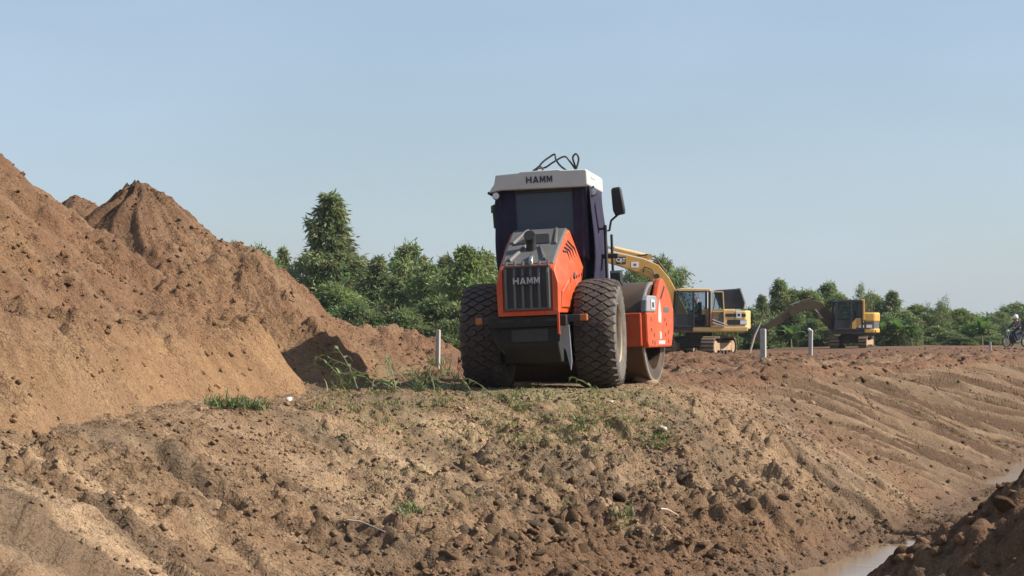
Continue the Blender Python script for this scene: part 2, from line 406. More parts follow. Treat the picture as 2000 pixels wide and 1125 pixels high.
def ground_h(x, y, detail=True):
    x = np.asarray(x, float); y = np.asarray(y, float)
    s, t = edge_sd(x, y)
    s = s + .22*fbm(x*.55, y*.55, 3, 5)*(1-.85*sst(31, 36, y))
    k = 1.66 + .72*sst(4.7, 2.6, x)*sst(-2.5, 0.0, x)*sst(32, 29, y)
    fall = (np.sqrt(s*s+.30) + s)/2/k
    z = -fall
    bed = -2.35 + .42*sst(27.0, 28.5, y)*sst(39.5, 37.5, y) + .03*fbm(x*.8, y*.8, 2, 6)
    z = np.maximum(z, bed)
    near = np.clip((s-7.6)*.7 - 2.35, -2.35, -1.3)
    z = np.where(s > 5, np.maximum(z, near), z)
    flat = -.28*sst(60, 95, y)*sst(22, 10, x) + .05*fbm(x*.12, y*.12, 3, 3)
    z = z + flat*sst(1.5, -1.0, s)
    if not detail: return z, s, t
    band = sst(-.8, .4, s)*sst(7.5, 4.0, s)                  # the cut slope
    bench = 1-band
    lod = sst(130, 70, y)
    # scraped streaks down the fall line, strongest on the right-hand bank
    st = gnoise(t/.42, s/3.2 + 3, 21)*.6 + gnoise(t/.19, s/1.8, 22)*.4
    rightb = sst(29, 36, y)
    z = z + band*st*(.10*(1-rightb) + .01*rightb)
    gr1 = groove(x, y); terr, raw_, tmask = tracks(x, y); rb2 = sst(32.5, 36, y)*sst(-1.2, .2, s); z = z - rb2*sst(7, 4, s)*(.16*gr1 - .23*tmask*(terr-.5) + .10*gnoise((x*.76-y*.65)/.16, (x*.65+y*.76)/5, 36))
    # lumps
    patch = sst(-.25, .35, fbm(x*.45, y*.45, 3, 40))
    wxx = x + .10*gnoise(x*2.2, y*2.2, 55); wyy = y + .10*gnoise(x*2.2, y*2.2, 56)
    lum = billow(wxx/.40, wyy/.40, 4, 50, .5)
    rough = (.35 + .65*patch)
    z = z + lod*band*rough*(.085*(1-.35*rightb))*(lum-.55)*(1-.8*rightb)
    pit = billow(wxx/.55+9, wyy/.55, 3, 58, .55)
    z = z - lod*band*.05*sst(.30, .10, pit)*patch*(1-rightb)
    z = z + lod*bench*(.075*(billow(x/.42, y/.42, 4, 60, .6)-.5) + .03*fbm(x*.9, y*.9, 3, 61))
    # wheel ruts on the haul road along the crest
    road = sst(32, 37, y)*sst(.6, -.4, s)
    for c, d, w in ((-1.2, .10, .28), (-3.0, .09, .3), (-4.6, .06, .35), (-6.4, .06, .35), (-8.5, .05, .4)):
        cc = c + .25*np.sin(t*.16+c)
        e = (s-cc)/w
        z = z + road*lod*d*(-np.exp(-e*e) + .6*np.exp(-(np.abs(e)-1.6)**2*2))
    z = z + road*.10*gnoise(t/3.5, s/.7, 66)*lod
    near_ = sst(60, 40, y); cen_ = np.exp(-(((x-.9)/2.6)**2 + ((s-2.9)/1.7)**2))
    cf = clodfield(wxx + .03*gnoise(x*9, y*9, 83), wyy, .22, 81, .6)*(.070+.045*cen_) + clodfield(x, y, .11, 84)*(.045+.015*cen_)
    z = z + near_*(band*(.30+.70*np.maximum(patch, cen_))*(1-.72*rightb) + bench*.35)*(cf-.03)
    z = z + sst(34, 38, y)*sst(110, 60, y)*bench*clodfield(x, y, .6, 88, .35)*.10
    for (g_t, g_s, g_l, g_w, g_d) in GOUGES:
        e = np.exp(-((t-g_t + .12*fbm(x*2.5, y*2.5, 2, 90))/g_w)**4)*np.exp(-((s-g_s)/g_l)**4)
        z = z - g_d*e + .15*g_d*np.exp(-((t-g_t-1.7*g_w)/g_w)**2)*np.exp(-((s-g_s)/g_l)**2)
    # slumps in the bank: broken steps
    stp = fbm(x*.5+7, y*.5, 2, 77)
    z = z - band*(1-rightb)*.09*sst(.18, .30, stp) + band*(1-rightb)*.03*sst(.1, .17, stp)*sst(.3, .2, stp)
    # level pads under the roller's wheels and drum
    for px, py, rr in ((.39, 30, 1.5), (1.0, 32.8, 1.5)):
        q = sst(rr+.6, rr-.3, np.hypot(x-px, y-py)); z = z*(1-q*.75)
    return z, s, t

def smax(a, b, k=.12):
    h = np.clip(.5+.5*(a-b)/k, 0, 1); return b*(1-h)+a*h + k*h*(1-h)
def segd(x, y, a, b):
    dx, dy = b[0]-a[0], b[1]-a[1]
    t = np.clip(((x-a[0])*dx+(y-a[1])*dy)/(dx*dx+dy*dy), 0, 1)
    return np.hypot(x-a[0]-t*dx, y-a[1]-t*dy)
def mound_h(x, y):
    wx = x + .35*fbm(x*.35, y*.35, 3, 101); wy = y + .35*fbm(x*.35, y*.35, 3, 102)
    dA = segd(wx, wy, (-12.3, 13.5), (-9.35, 29)); A = 4.84 - .73*np.sqrt(dA**2+.04)
    dB = np.hypot(wx+5.85, wy-34); B = 3.28 - .87*np.sqrt(dB**2+.03) + .03*dB*dB*sst(4, 2, dB)
    dC = np.hypot(wx+8.4, wy-42); C = 3.55 - .72*np.sqrt(dC**2+.03)
    dD = segd(wx, wy, (-4.6, 37), (-2.8, 41)); D = .95 - .36*np.sqrt(dD**2+.05)
    dF = segd(wx, wy, (-3.2, 43), (-2.2, 52)); F = .55 - .30*np.sqrt(dF**2+.05)
    dE = segd(wx, wy, (-7.2, 12), (-5.45, 21.5)); E = np.minimum(1.30 - .74*dE, .95 + .05*fbm(x, y, 2, 103))
    m = smax(smax(A, B, .1), C, .1)
    dG = np.hypot(wx+3.7, wy-32.4); G = 1.20 - .62*np.sqrt(dG**2+.05)
    m = smax(m, G, .15)
    m = smax(smax(m, D, .2), F, .2); m = smax(m, E, .15)
    # steep cut at the foot of the front heap
    foot = sst(.0, .55, m)*sst(.95, .5, m)*sst(31.5, 29, y)
    m = m + foot*(.22 + .09*gnoise(y/.20, m*1.5, 120) + .07*gnoise(y/.5, m, 121))
    m = np.where(m < .12, .12 + (m-.12)*2.2, m)
    amp = sst(-.1, .5, m)
    dd = np.minimum(dA, dB)
    ang = np.where(dA < dB, wy, np.arctan2(wy-34, wx+5.85)*3)
    m = m + amp*(.10*gnoise(ang/.55, dd/2.6, 110) + .05*gnoise(ang/.22, dd/1.4, 111))
    m = m + amp*(.13*fbm(x*.8, y*.8, 4, 142) + .15*(1-.5*sst(1.8, 2.8, m))*(billow(x/.42, y/.42, 4, 113, .6)-.5)*(.35+.65*sst(-.3, .3, fbm(x*.4, y*.4, 2, 114))))
    m = m + amp*(1-.6*sst(1.8, 2.6, m))*(.065*clodfield(x, y, .24, 131, .6) + .06*clodfield(x, y, .13, 134, .7))*(.3+.7*sst(-.3, .3, fbm(x*.5, y*.5, 2, 115)))
    return m

def ray_hit(u, v):
    """where the line of sight through a photo pixel meets the ground"""
    ys = np.concatenate([np.arange(13, 60, .1), np.arange(60, 400, .5)])
    xs = (u-1000)/FPX*ys; zs = CAMZ + (VH-v)/FPX*ys
    h = np.maximum(ground_h(xs, ys, False)[0], mound_h(xs, ys)-.1)
    y0 = ys[np.argmax(zs < h + .25)]
    ys = np.concatenate([np.arange(y0-1.2, y0+4, .04), np.arange(y0+4, y0+30, .5)])
    xs = (u-1000)/FPX*ys; zs = CAMZ + (VH-v)/FPX*ys
    h, s, t = ground_h(xs, ys); m = mound_h(xs, ys); h = np.maximum(h, m)
    i = np.argmax(zs < h)
    return Vector((xs[i], ys[i], h[i]))
def gz(x, y):
    return float(ground_h(np.array([x]), np.array([y]))[0][0])
def px(u, v, y):
    return Vector(((u-1000)/FPX*y, y, CAMZ + (VH-v)/FPX*y))

def lines(*spans):
    out = [spans[0][0]]
    for a, b, st in spans:
        if isinstance(st, tuple):                       # growing steps
            p, d = a, st[0]
            while p + d < b: p += d; out.append(p); d *= st[1]
            out.append(b)
        else:
            n = max(1, round((b-a)/st)); out += list(a + (b-a)*(np.arange(n)+1)/n)
    return np.unique(np.array(out))
def sheet(name, X, Y, Z, cols, matname, keep=None, kind=None):
    nx, ny = len(X), len(Y)
    gx, gy = np.meshgrid(X, Y)
    co = np.stack([gx, gy, Z], -1).reshape(-1, 3).astype(np.float32)
    a = (np.arange(ny-1)[:, None]*nx + np.arange(nx-1)[None]).ravel()
    f = np.stack([a, a+1, a+nx+1, a+nx], -1)
    C = cols.reshape(-1, 3)
    if keep is not None:
        kf = keep.ravel()[f].any(1); f = f[kf]
        used = np.unique(f); re = np.full(len(co), -1); re[used] = np.arange(len(used)); f = re[f]; co = co[used]; C = C[used]
    return raw_mesh(name, co, f, matname, C, 'soil', True)
def raw_mesh(name, co, f, matname, C=None, attr='soil', smooth=True):
    me = bpy.data.meshes.new(name)
    k = f.shape[1]
    me.vertices.add(len(co)); me.vertices.foreach_set('co', np.ascontiguousarray(co, dtype=np.float32).ravel())
    me.loops.add(f.size); me.loops.foreach_set('vertex_index', np.ascontiguousarray(f, dtype=np.int32).ravel())
    me.polygons.add(len(f)); me.polygons.foreach_set('loop_start', np.arange(0, f.size, k, dtype=np.int32))
    if smooth: me.polygons.foreach_set('use_smooth', np.ones(len(f), bool))
    me.update(calc_edges=True)
    if C is not None:
        a = me.attributes.new(attr, 'FLOAT_COLOR', 'POINT')
        a.data.foreach_set('color', np.concatenate([C, np.ones((len(C), 1))], 1).astype(np.float32).ravel())
    me.materials.append(M[matname])
    return me
def link(name, me, parent=None):
    o = bpy.data.objects.new(name, me); COL.objects.link(o); o.parent = parent; return o

# soil colours
C_PILE = np.array((.250, .143, .083)); C_SAND = np.array((.385, .240, .130)); C_DARK = np.array((.15, .088, .052))
C_TAN = np.array((.290, .190, .115)); C_PALE = np.array((.40, .278, .175)); C_ROAD = np.array((.225, .122, .074))
C_GREY = np.array((.215, .155, .104)); C_WET = np.array((.085, .056, .038)); C_FIELD = np.array((.10, .115, .045))
C_PILE, C_SAND, C_TAN, C_PALE, C_ROAD, C_GREY = (k_*np.array((.83, .82, .81)) for k_ in (C_PILE, C_SAND, C_TAN, C_PALE, C_ROAD, C_GREY))
def mixc(c, d, w): return c*(1-w[..., None]) + d*w[..., None]
def ground_col(x, y, z, s, t):
    c = np.broadcast_to(C_TAN, x.shape+(3,)).copy()
    n1 = fbm(x*.5, y*.5, 4, 201); n2 = fbm(x*.22, y*.22, 3, 202)
    c = mixc(c, C_GREY, sst(-.1, .35, n1)*.8)
    c = mixc(c, C_PALE, sst(.05, .5, -n1+.3*n2)*.7)
    band = sst(-.4, .5, s)
    # reddish brown haul road and lower / outer bank
    c = mixc(c, C_ROAD, sst(31, 35, y)*sst(.5, -.5, s)*.9)
    c = mixc(c, C_ROAD*1.2, sst(30, 34, y)*band*sst(-.2, .35, fbm(t*.25, s*.5, 3, 205))*.6)
    c = mixc(c, C_PILE*1.05, sst(-.6, -2.4, x)*sst(.6, 2.2, s)*(.45+.5*sst(-.2, .2, n2)))
    c = mixc(c, C_PILE*.78, sst(2.2, 3.8, s)*sst(36, 31, y)*.8)
    # dry sandy skin on scraped faces
    c = mixc(c, C_PALE*1.08, band*sst(.25, .6, gnoise(t/.5, s/3, 206)+.35*n1)*.65)
    # wheel track, pale compacted line
    c = mixc(c, C_PALE*.85, sst(33, 38, y)*np.exp(-((s+2.0-.3*np.sin(t*.12))/.35)**2)*.8)
    c = mixc(c, C_DARK*.9, sst(30, 36, y)*sst(.6, -.2, s)*sst(.2, .45, fbm(t*.12, s*.9, 3, 208))*.8)
    # straw and dry weeds trodden into the crest, pale clay smears
    c = mixc(c, np.array((.30, .245, .14)), np.exp(-((x-.4)/1.7)**2)*np.exp(-((s+.1)/1.0)**2)*sst(-.3, .3, n1+.2)*.75)
    for g_t, g_s, l_, w_ in ((29.75, .75, .65, .17), (31.4, 1.5, .5, .2), (28.6, 1.5, .9, .3), (36.5, 1.0, .5, .2), (39.2, .7, .5, .35)):
        c = mixc(c, C_PALE*1.35, np.exp(-((t-g_t+.08*fbm(x*2, y*2, 2, 231))/w_)**4)*np.exp(-((s-g_s)/l_)**4)*.8)
    c = mixc(c, C_DARK*.85, band*sst(32, 36, y)*groove(x, y)*.7)  # dark soil colour stands in for shade inside the tooth marks
    c = mixc(c, C_PALE, band*sst(32, 37, y)*sst(.05, .4, gnoise((x*.76-y*.65)/.8, (x*.65+y*.76)/12, 28))*.45)
    c = mixc(c, C_GREY*.72, band*sst(32, 37, y)*.55)
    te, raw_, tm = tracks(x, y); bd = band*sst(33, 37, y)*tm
    c = mixc(c, C_PALE*1.0, bd*sst(.25, .6, te)*.35); c = mixc(c, C_DARK*.55, bd*(sst(.74, .86, raw_) + sst(.30, .02, raw_))*.85)  # slice tops pale; shade at the steep drops painted dark
    c = mixc(c, C_DARK*.75, bd*sst(.12, .3, gnoise((x*.76-y*.65)/.16, (x*.65+y*.76)/5, 36))*.6)  # shade of the finer grooves, also painted into the soil colour
    # wet soil by the ditch
    c = mixc(c, C_WET*1.6, sst(-1.72, -1.93, z)*.75*(s > 0))
    c = mixc(c, C_FIELD, sst(118, 130, y + 6*fbm(x*.05, y*.05, 2, 209)))
    return c
def mound_col(x, y, z):
    c = np.broadcast_to(C_PILE, x.shape+(3,)).copy()
    n1 = fbm(x*.6, y*.6, 4, 221)
    a_ = np.where(y < 31, y, np.arctan2(y-34, x+5.85)*3); d_ = np.hypot(x+8, y-30)
    c = mixc(c, C_DARK*1.1, sst(.0, .45, gnoise(a_/.5, d_/2.2, 224) + .6*n1)*.55)
    c = mixc(c, C_TAN*1.15, sst(.1, .5, gnoise(a_/.8+9, d_/3, 225) - .3*n1)*.5)
    c = mixc(c, C_DARK, sst(2.4, 3.3, z)*.55)
    c = mixc(c, C_DARK*.8, 1.3*np.exp(-(((x+6.5)/.9)**2 + ((y-33.6)/1.2)**2))*.55)      # shade on the pointed peak's front-left flank, put into the colour
    c = mixc(c, C_SAND, sst(1.15, .3, z + .35*fbm(x*.45, y*.45, 3, 222))*sst(32.5, 30.5, y)*(.5 + .45*sst(-.25, .3, gnoise(y/.35, z*1.2, 226) + .4*n1)))
    c = mixc(c, C_SAND*.9, sst(.1, .5, fbm(x*.3+4, y*.3, 3, 223))*.45*sst(34, 30, y))
    c = mixc(c, C_TAN*1.1, sst(25, 20, y)*sst(1.2, .7, z)*.5)
    return c

# ------------------------------------------------------------------ the setting
GX = lines((-3000, -60, 300), (-60, -12, 6), (-12, -5.6, .25), (-5.6, 5.6, .034), (5.6, 16, .05), (16, 40, .22), (40, 120, 8), (120, 3000, 300))
GY = lines((-40, 8, 6), (8, 15.5, .4), (15.5, 31.5, .040), (31.5, 50, .06), (50, 75, .11), (75, 140, .9), (140, 4200, (2.0, 1.25)))
gx, gy = np.meshgrid(GX, GY)
Z, Sd, Td = ground_h(gx, gy)
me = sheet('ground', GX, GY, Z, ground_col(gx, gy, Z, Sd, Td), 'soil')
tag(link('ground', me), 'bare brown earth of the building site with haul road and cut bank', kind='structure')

# water: a sheet inside the ditch
b = MB(); pts_l, pts_r = [], []
wx_ = np.linspace(-12, 40, 60); 
me = bpy.data.meshes.new('ditch_water')
b.box(-9, 32, 8, 75, WATER_Z-.25, WATER_Z)
o = b.build('ditch_water', 'muddy_water'); tag(o, kind='structure')

# earth mound: a ridge of tipped heaps along the bench
MX = lines((-19, -10.5, .16), (-10.5, -1.0, .042)); MY = lines((12, 16, .2), (16, 38, .052), (38, 56, .10))
mx_, my_ = np.meshgrid(MX, MY)
mz = mound_h(mx_, my_); g0, s0, t0 = ground_h(mx_, my_, True)
me = sheet('earth_mound', MX, MY, np.maximum(mz, g0-.2), mound_col(mx_, my_, mz), 'soil', keep=mz > g0-.05)
tag(link('earth_mound', me), 'tall ridge of tipped brown earth with a pointed top, lying beside the roller', 'mound')

# clod heap on the near side of the ditch
HX = lines((2.0, 7.5, .028)); HY = lines((13.2, 19.5, .034))
hx, hy = np.meshgrid(HX, HY)
wd = .25*fbm(hx*.9, hy*.9, 3, 301)
hd = np.sqrt((hx-4.32+wd)**2 + ((hy-16.0)*.85)**2 + .02); hz = -.24 - .45*hd - .40*np.maximum(0, hd-.8)
hz = hz + .13*(billow(hx/.40, hy/.40, 4, 303, .5)-.5) + .09*clodfield(hx, hy, .26, 306) + .12*fbm(hx*1.5, hy*1.5, 3, 304)
hg, hs_, ht = ground_h(hx, hy)
hc = mixc(np.broadcast_to(C_DARK*1.15, hx.shape+(3,)).copy(), C_TAN*.8, sst(-.05, .4, fbm(hx*1.2, hy*1.2, 3, 305))*.7)
me = sheet('clod_heap', HX, HY, np.maximum(hz, hg-.25), hc, 'soil', keep=hz > hg-.1)
tag(link('clod_heap', me), 'dark heap of broken earth clods beside the muddy ditch water', 'clod heap')

# ------------------------------------------------------------------ clods
def ico():
    import bmesh
    bm = bmesh.new(); bmesh.ops.create_icosphere(bm, subdivisions=2, radius=1)
    v = np.array([p.co for p in bm.verts]); f = np.array([[w.index for w in p.verts] for p in bm.faces]); bm.free(); 
    bm = bmesh.new(); bmesh.ops.create_icosphere(bm, subdivisions=1, radius=1)
    v1 = np.array([p.co for p in bm.verts]); f1 = np.array([[w.index for w in p.verts] for p in bm.faces]); bm.free()
    p = (1+5**.5)/2; v0 = np.array([(-1,p,0),(1,p,0),(-1,-p,0),(1,-p,0),(0,-1,p),(0,1,p),(0,-1,-p),(0,1,-p),(p,0,-1),(p,0,1),(-p,0,-1),(-p,0,1)])/math.hypot(1, p)
    f0 = np.array([(0,11,5),(0,5,1),(0,1,7),(0,7,10),(0,10,11),(1,5,9),(5,11,4),(11,10,2),(10,7,6),(7,1,8),(3,9,4),(3,4,2),(3,2,6),(3,6,8),(3,8,9),(4,9,5),(2,4,11),(6,2,10),(8,6,7),(9,8,1)])
    return v, f, v1, f1, v0, f0
ICO2, ICOF2, ICO1, ICOF1, ICO0, ICOF0 = ico()
def clod_shape(base, seed):
    r = np.random.default_rng(seed); v = base.copy()
    for _ in range(9):                                   # chip flat facets off a ball
        n = r.normal(size=3); n /= np.linalg.norm(n); d = r.uniform(.38, .78)
        k = np.maximum(v@n - d, 0); v = v - k[:, None]*n
    v = v*r.uniform(.75, 1.25, 3)*1.15
    v += r.normal(0, .03, v.shape)
    return v
SHAPES1 = [clod_shape(ICO1, 900+i) for i in range(16)]
SHAPES0 = [clod_shape(ICO0, 930+i)*1.1 for i in range(16)]
SHAPES2 = [clod_shape(ICO2, 950+i) for i in range(14)]
def rotm(n):
    q = rng.normal(size=(n, 4)); q /= np.linalg.norm(q, axis=1)[:, None]; w, x, y, z = q.T
    return np.stack([1-2*(y*y+z*z), 2*(x*y-z*w), 2*(x*z+y*w), 2*(x*y+z*w), 1-2*(x*x+z*z), 2*(y*z-x*w), 2*(x*z-y*w), 2*(y*z+x*w), 1-2*(x*x+y*y)], 1).reshape(n, 3, 3)
def scatter(n, x0, x1, y0, y1, dens):
    x = rng.uniform(x0, x1, n); y = rng.uniform(y0, y1, n)
    h, s, t = ground_h(x, y); m = mound_h(x, y)
    k = rng.uniform(size=n) < dens(x, y, s, h, m)
    return x[k], y[k], np.maximum(h, m)[k], s[k], t[k], (m > h)[k]
parts = []
def bank_d(x, y, s, h, m):
    p = sst(-.2, .35, fbm(x*.55, y*.55, 3, 40))
    c = np.exp(-(((x-1.0)/2.6)**2 + ((s-2.6)/1.8)**2))
    return (h > WATER_Z-.03)*sst(-1.2, .3, s)*sst(7, 5, s)*(.20 + .35*p + .8*c*(.4+.6*p))*(m < h)*(.25+.75*sst(36, 31, y))
parts.append((scatter(13000, -5.5, 6.5, 15.5, 36, bank_d), .022, .066, 2.0))
parts.append((scatter(46000, -5.5, 6.5, 15.5, 36, bank_d), .010, .028, 1.6))
parts.append((scatter(3500, 3, 14, 33, 60, lambda x, y, s, h, m: (h > WATER_Z-.03)*sst(-8, 0, s)*.5), .025, .085, 2.2))
parts.append((scatter(2600, 2, 30, 36, 105, lambda x, y, s, h, m: (s < 0)*sst(-40, 0, s)*.7), .03, .12, 3.0))
parts.append((scatter(26000, -11, -1.2, 16, 44, lambda x, y, s, h, m: (m > h)*(.15+.5*sst(-.1, .4, fbm(x*.7, y*.7, 3, 321)))), .012, .045, 3.0))
heap_i = rng.integers(0, hx.size, 1100); hk = heap_i[(hz > hg-.05).ravel()[heap_i]]
hp = (hx.ravel()[hk], hy.ravel()[hk], np.maximum(hz, hg).ravel()[hk], np.ones(len(hk)), np.ones(len(hk)), np.zeros(len(hk), bool))
parts.append((hp, .02, .09, 1.8))
big = []
co_all, f_all, c_all, base = [], [], [], 0
for pi, ((x, y, z, s, t, onm), lo, hi, pw) in enumerate(parts):
    n = len(x); size = lo + (hi-lo)*rng.uniform(size=n)**pw
    if pi == 0: size *= .75 + .6*np.exp(-(((x-1.1)/2.4)**2 + ((s-3.2)/1.5)**2))
    if pi in (0, 5):
        for i in np.argsort(-size)[:(170 if pi == 0 else 45)]: big.append((x[i], y[i], z[i], size[i]*1.15, pi)); size[i] = .02
    SH, FF = (SHAPES0, ICOF0) if pi in (1, 4) else (SHAPES1, ICOF1)
    Rm = rotm(n); sh = rng.integers(0, len(SH), n)
    V = np.stack(SH)[sh]*size[:, None, None]
    V = np.einsum('nij,nkj->nki', Rm, V); V[..., 2] *= .8
    V += np.stack([x, y, z + size*.12], 1)[:, None]
    nv = V.shape[1]
    f_all.append((FF[None] + (base + np.arange(n)*nv)[:, None, None]).reshape(-1, 3)); base += n*nv
    if pi == 5: col = np.broadcast_to(C_DARK*1.3, (n, 3))
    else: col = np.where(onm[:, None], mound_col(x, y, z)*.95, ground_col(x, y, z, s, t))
    col = col*rng.uniform(.85, 1.45, (n, 1))
    c_all.append(np.repeat(col, nv, 0)); co_all.append(V.reshape(-1, 3))
me = raw_mesh('earth_crumbs', np.concatenate(co_all), np.concatenate(f_all), 'soil', np.concatenate(c_all), 'soil', False)
tag(link('earth_crumbs', me), 'loose crumbs and small clods of dry earth strewn over bank and mound', 'earth crumbs', kind='stuff')
# the larger clods, one object each
clod_me = []
for i, v in enumerate(SHAPES2):
    v = v + .05*np.stack([gnoise(v[:, 1]*3, v[:, 2]*3, i), gnoise(v[:, 0]*3, v[:, 2]*3, i+1), gnoise(v[:, 0]*3, v[:, 1]*3, i+2)], 1)
    for j, cc in enumerate((C_TAN*1.25, C_GREY*1.25, C_DARK*1.3)):
        me = raw_mesh('earth_clod', v, ICOF2, 'soil', np.broadcast_to(cc, (len(v), 3)), 'soil', False); clod_me.append(me)
for (x, y, z, sz, pi) in big:
    i = random.randrange(len(SHAPES2)); j = 2 if pi == 5 else (0 if random.random() < .6 else 1)
    o = link('earth_clod', clod_me[i*3+j]); o.location = (x, y, z + sz*.05); o.scale = (sz*random.uniform(.85, 1.2), sz, sz*random.uniform(.6, .9))
    o.rotation_euler = (random.uniform(-.5, .5), random.uniform(-.5, .5), random.uniform(0, 6.28))
    if pi == 5: tag(o, 'dark lump of earth lying on the heap by the ditch water', 'clod', 'dark lumps on the clod heap')
    elif j == 0: tag(o, 'large lump of dry tan earth lying on the cut ditch bank', 'clod', 'large tan clods on the ditch bank')
    else: tag(o, 'large lump of greyish clay lying on the cut ditch bank', 'clod', 'large grey clods on the ditch bank')

# ------------------------------------------------------------------ road roller (local: x right, y forward, origin on the ground below the rear axle)
YAW, BEND = R(9.5), R(7)
roller = empty('road_roller', (.48, 30.0, -.055))
roller.rotation_euler = (Matrix.Rotation(-YAW, 3, 'Z') @ Matrix.Rotation(R(-2.3), 3, 'Y')).to_euler()
tag(roller, 'orange and black single drum road roller parked on the bench beside the mound', 'road roller')
JOINT = Vector((0, 1.35, 0))
FX = Matrix.Translation(JOINT) @ Matrix.Rotation(-BEND, 4, 'Z') @ Matrix.Translation(-JOINT)

GLYPH = {'H': [[(0, 0), (.24, 0), (.24, .38), (.76, .38), (.76, 0), (1, 0), (1, 1), (.76, 1), (.76, .62), (.24, .62), (.24, 1), (0, 1)]],
         'A': [[(0, 0), (.24, 0), (.5, .70), (.5, 1), (.36, 1)], [(1, 0), (.64, 1), (.5, 1), (.5, .70), (.76, 0)], [(.30, .16), (.70, .16), (.64, .34), (.36, .34)]],
         'M': [[(0, 0), (.20, 0), (.20, 1), (0, 1)], [(.80, 0), (1, 0), (1, 1), (.80, 1)], [(.20, 1), (.20, .66), (.44, .12), (.5, .12), (.5, .45), (.27, 1)], [(.80, 1), (.73, 1), (.5, .45), (.5, .12), (.56, .12), (.80, .66)]]}
def block_letters(name, s, mat_, parent, c, h, w):
    """heavy block capitals raised from a face that looks towards -y"""
    n = len(s); lw = w/(n + (n-1)*.22); b = MB(); x = c[0]-w/2
    for k, ch in enumerate(s):
        for i, poly in enumerate(GLYPH[ch]): b.prism([(x+p[0]*lw, c[2]-h/2+p[1]*h) for p in poly], 'y', c[1]-.003-.0006*i, c[1]+.004)
        x += lw*1.22
    return b.build(name, mat_, parent)
# wheels
TR, TW, TX = .765, .60, .79
def wheel(sx):
    c = Vector((sx*TX, 0, TR))
    w = empty('wheel', c); w.parent = roller
    hw = TW/2
    prof = [(.36, -.20), (.40, -.245), (.50, -.285), (.62, -.292), (.69, -.27), (.718, -.20), (.728, -.08), (.728, .08), (.718, .20), (.69, .27), (.62, .292), (.50, .285), (.40, .245), (.36, .20)]
    MB().lathe(prof, 'x', n=64, closed=True).build('tyre', 'rubber_wall', w, smooth=50)
    # diamond tread: three staggered rows of blocks and shoulder blocks
    def block(x0, x1, da, skew):
        m = MB(); rings = []
        nA = 24
        def P(xx, aa, rr): return (xx, rr*math.sin(aa), rr*math.cos(aa))
        def rad(xx): return .728 - .30*max(0, abs(xx)-.10)**2*4.2
        xm = (x0+x1)/2
        f = .82; hx_ = (x1-x0)/2
        outl = [(xm-hx_*f, -da*.12), (xm-hx_*.12, -da*f), (xm+hx_*.12, -da*f), (xm+hx_*f, -da*.12), (xm+hx_*f, da*.12), (xm+hx_*.12, da*f), (xm-hx_*.12, da*f), (xm-hx_*f, da*.12)]
        outl = [(max(-.30, min(.30, a)), b) for a, b in outl]
        bot = [P(a, b, rad(a)-.03) for a, b in outl]; top = [P(xm+(a-xm)*.88, b*.88, rad(a)+.036) for a, b in outl]
        return m.loft([bot, top])
    N = 32; step = 2*math.pi/N; PX = .105
    rows = [((i-1)*PX, (i+1)*PX, .5*(i % 2)) for i in range(-2, 3)]
    for x0, x1, off in rows:
        first = None
        for k in range(N):
            if first is None:
                first = block(x0, x1, step*.5, 0).build('tread_block', 'rubber', w, bevel=.006, seg=1); o = first
            else:
                o = first.copy(); COL.objects.link(o)
            o.rotation_euler = ((k+off)*step, 0, 0)
    s = sx
    prof = [(.375, -.24), (.36, -.245), (.345, -.15), (.345, .10), (.40, .20), (.425, .245), (.405, .258), (.375, .20), (.34, .12), (.28, .06), (.14, .05), (.13, .12), (.0001, .12)]
    MB().lathe([(r, s*h) for r, h in prof], 'x', n=40).build('rim', 'rim_paint', w, smooth=40)
    nb = MB()
    for k in range(10):
        a = 2*math.pi*k/10; nb.lathe([(.016, s*.05), (.016, s*.085), (.0001, s*.085)], 'x', (0, .20*math.cos(a), .20*math.sin(a)), n=6)
    nb.build('wheel_nuts', 'under_metal', w)
wheel(-1); wheel(1)
MB().lathe([(.11, -.62), (.14, -.30), (.20, -.18), (.20, .18), (.14, .30), (.11, .62)], 'x', (0, 0, TR), 20).build('rear_axle', 'under_metal', roller, smooth=40)

# engine hood: lofted shell, tapering towards the rear
def hood_ring(y, zb, zt, wb, wm, wt, zm):
    return [(-wb, y, zb), (-wm, y, zm), (-wt, y, zt-.02), (-wt+.05, y, zt), (wt-.05, y, zt), (wt, y, zt-.02), (wm, y, zm), (wb, y, zb)]
HOOD = [(-1.30, 1.07, 1.66, .405, .415, .375, 1.45), (-1.22, 1.06, 1.735, .41, .432, .378, 1.50), (-.70, 1.06, 1.965, .43, .50, .385, 1.58), (-.10, 1.08, 2.215, .47, .575, .40, 1.68), (.10, 1.10, 2.245, .48, .575, .40, 1.70)]
def hood_at(y):
    for a, b in zip(HOOD[:-1], HOOD[1:]):
        if a[0] <= y <= b[0]:
            t = (y-a[0])/(b[0]-a[0]); return [p+(q-p)*t for p, q in zip(a, b)]
hood = MB().loft([hood_ring(*h) for h in HOOD]).build('engine_hood', 'orange_paint', roller, bevel=.012, smooth=30)
# grey top panel lying on the hood
def top_pt(y, f, lift): h = hood_at(y); return (f*(h[5]+.004), y, h[2]+lift)
ysn = [-1.235, -.95, -.7, -.4, -.1, .06]
b = MB(); rings = []
for y in ysn:
    h = hood_at(y); w = h[5]
    rings.append([(-w-.012, y, h[2]-.06), (-w+.035, y, h[2]+.018), (w-.035, y, h[2]+.018), (w+.012, y, h[2]-.06), (w-.05, y, h[2]-.06), (-w+.05, y, h[2]-.06)])
b.loft(rings); b.build('top_panel', 'grey_panel', roller, bevel=.008, smooth=30)
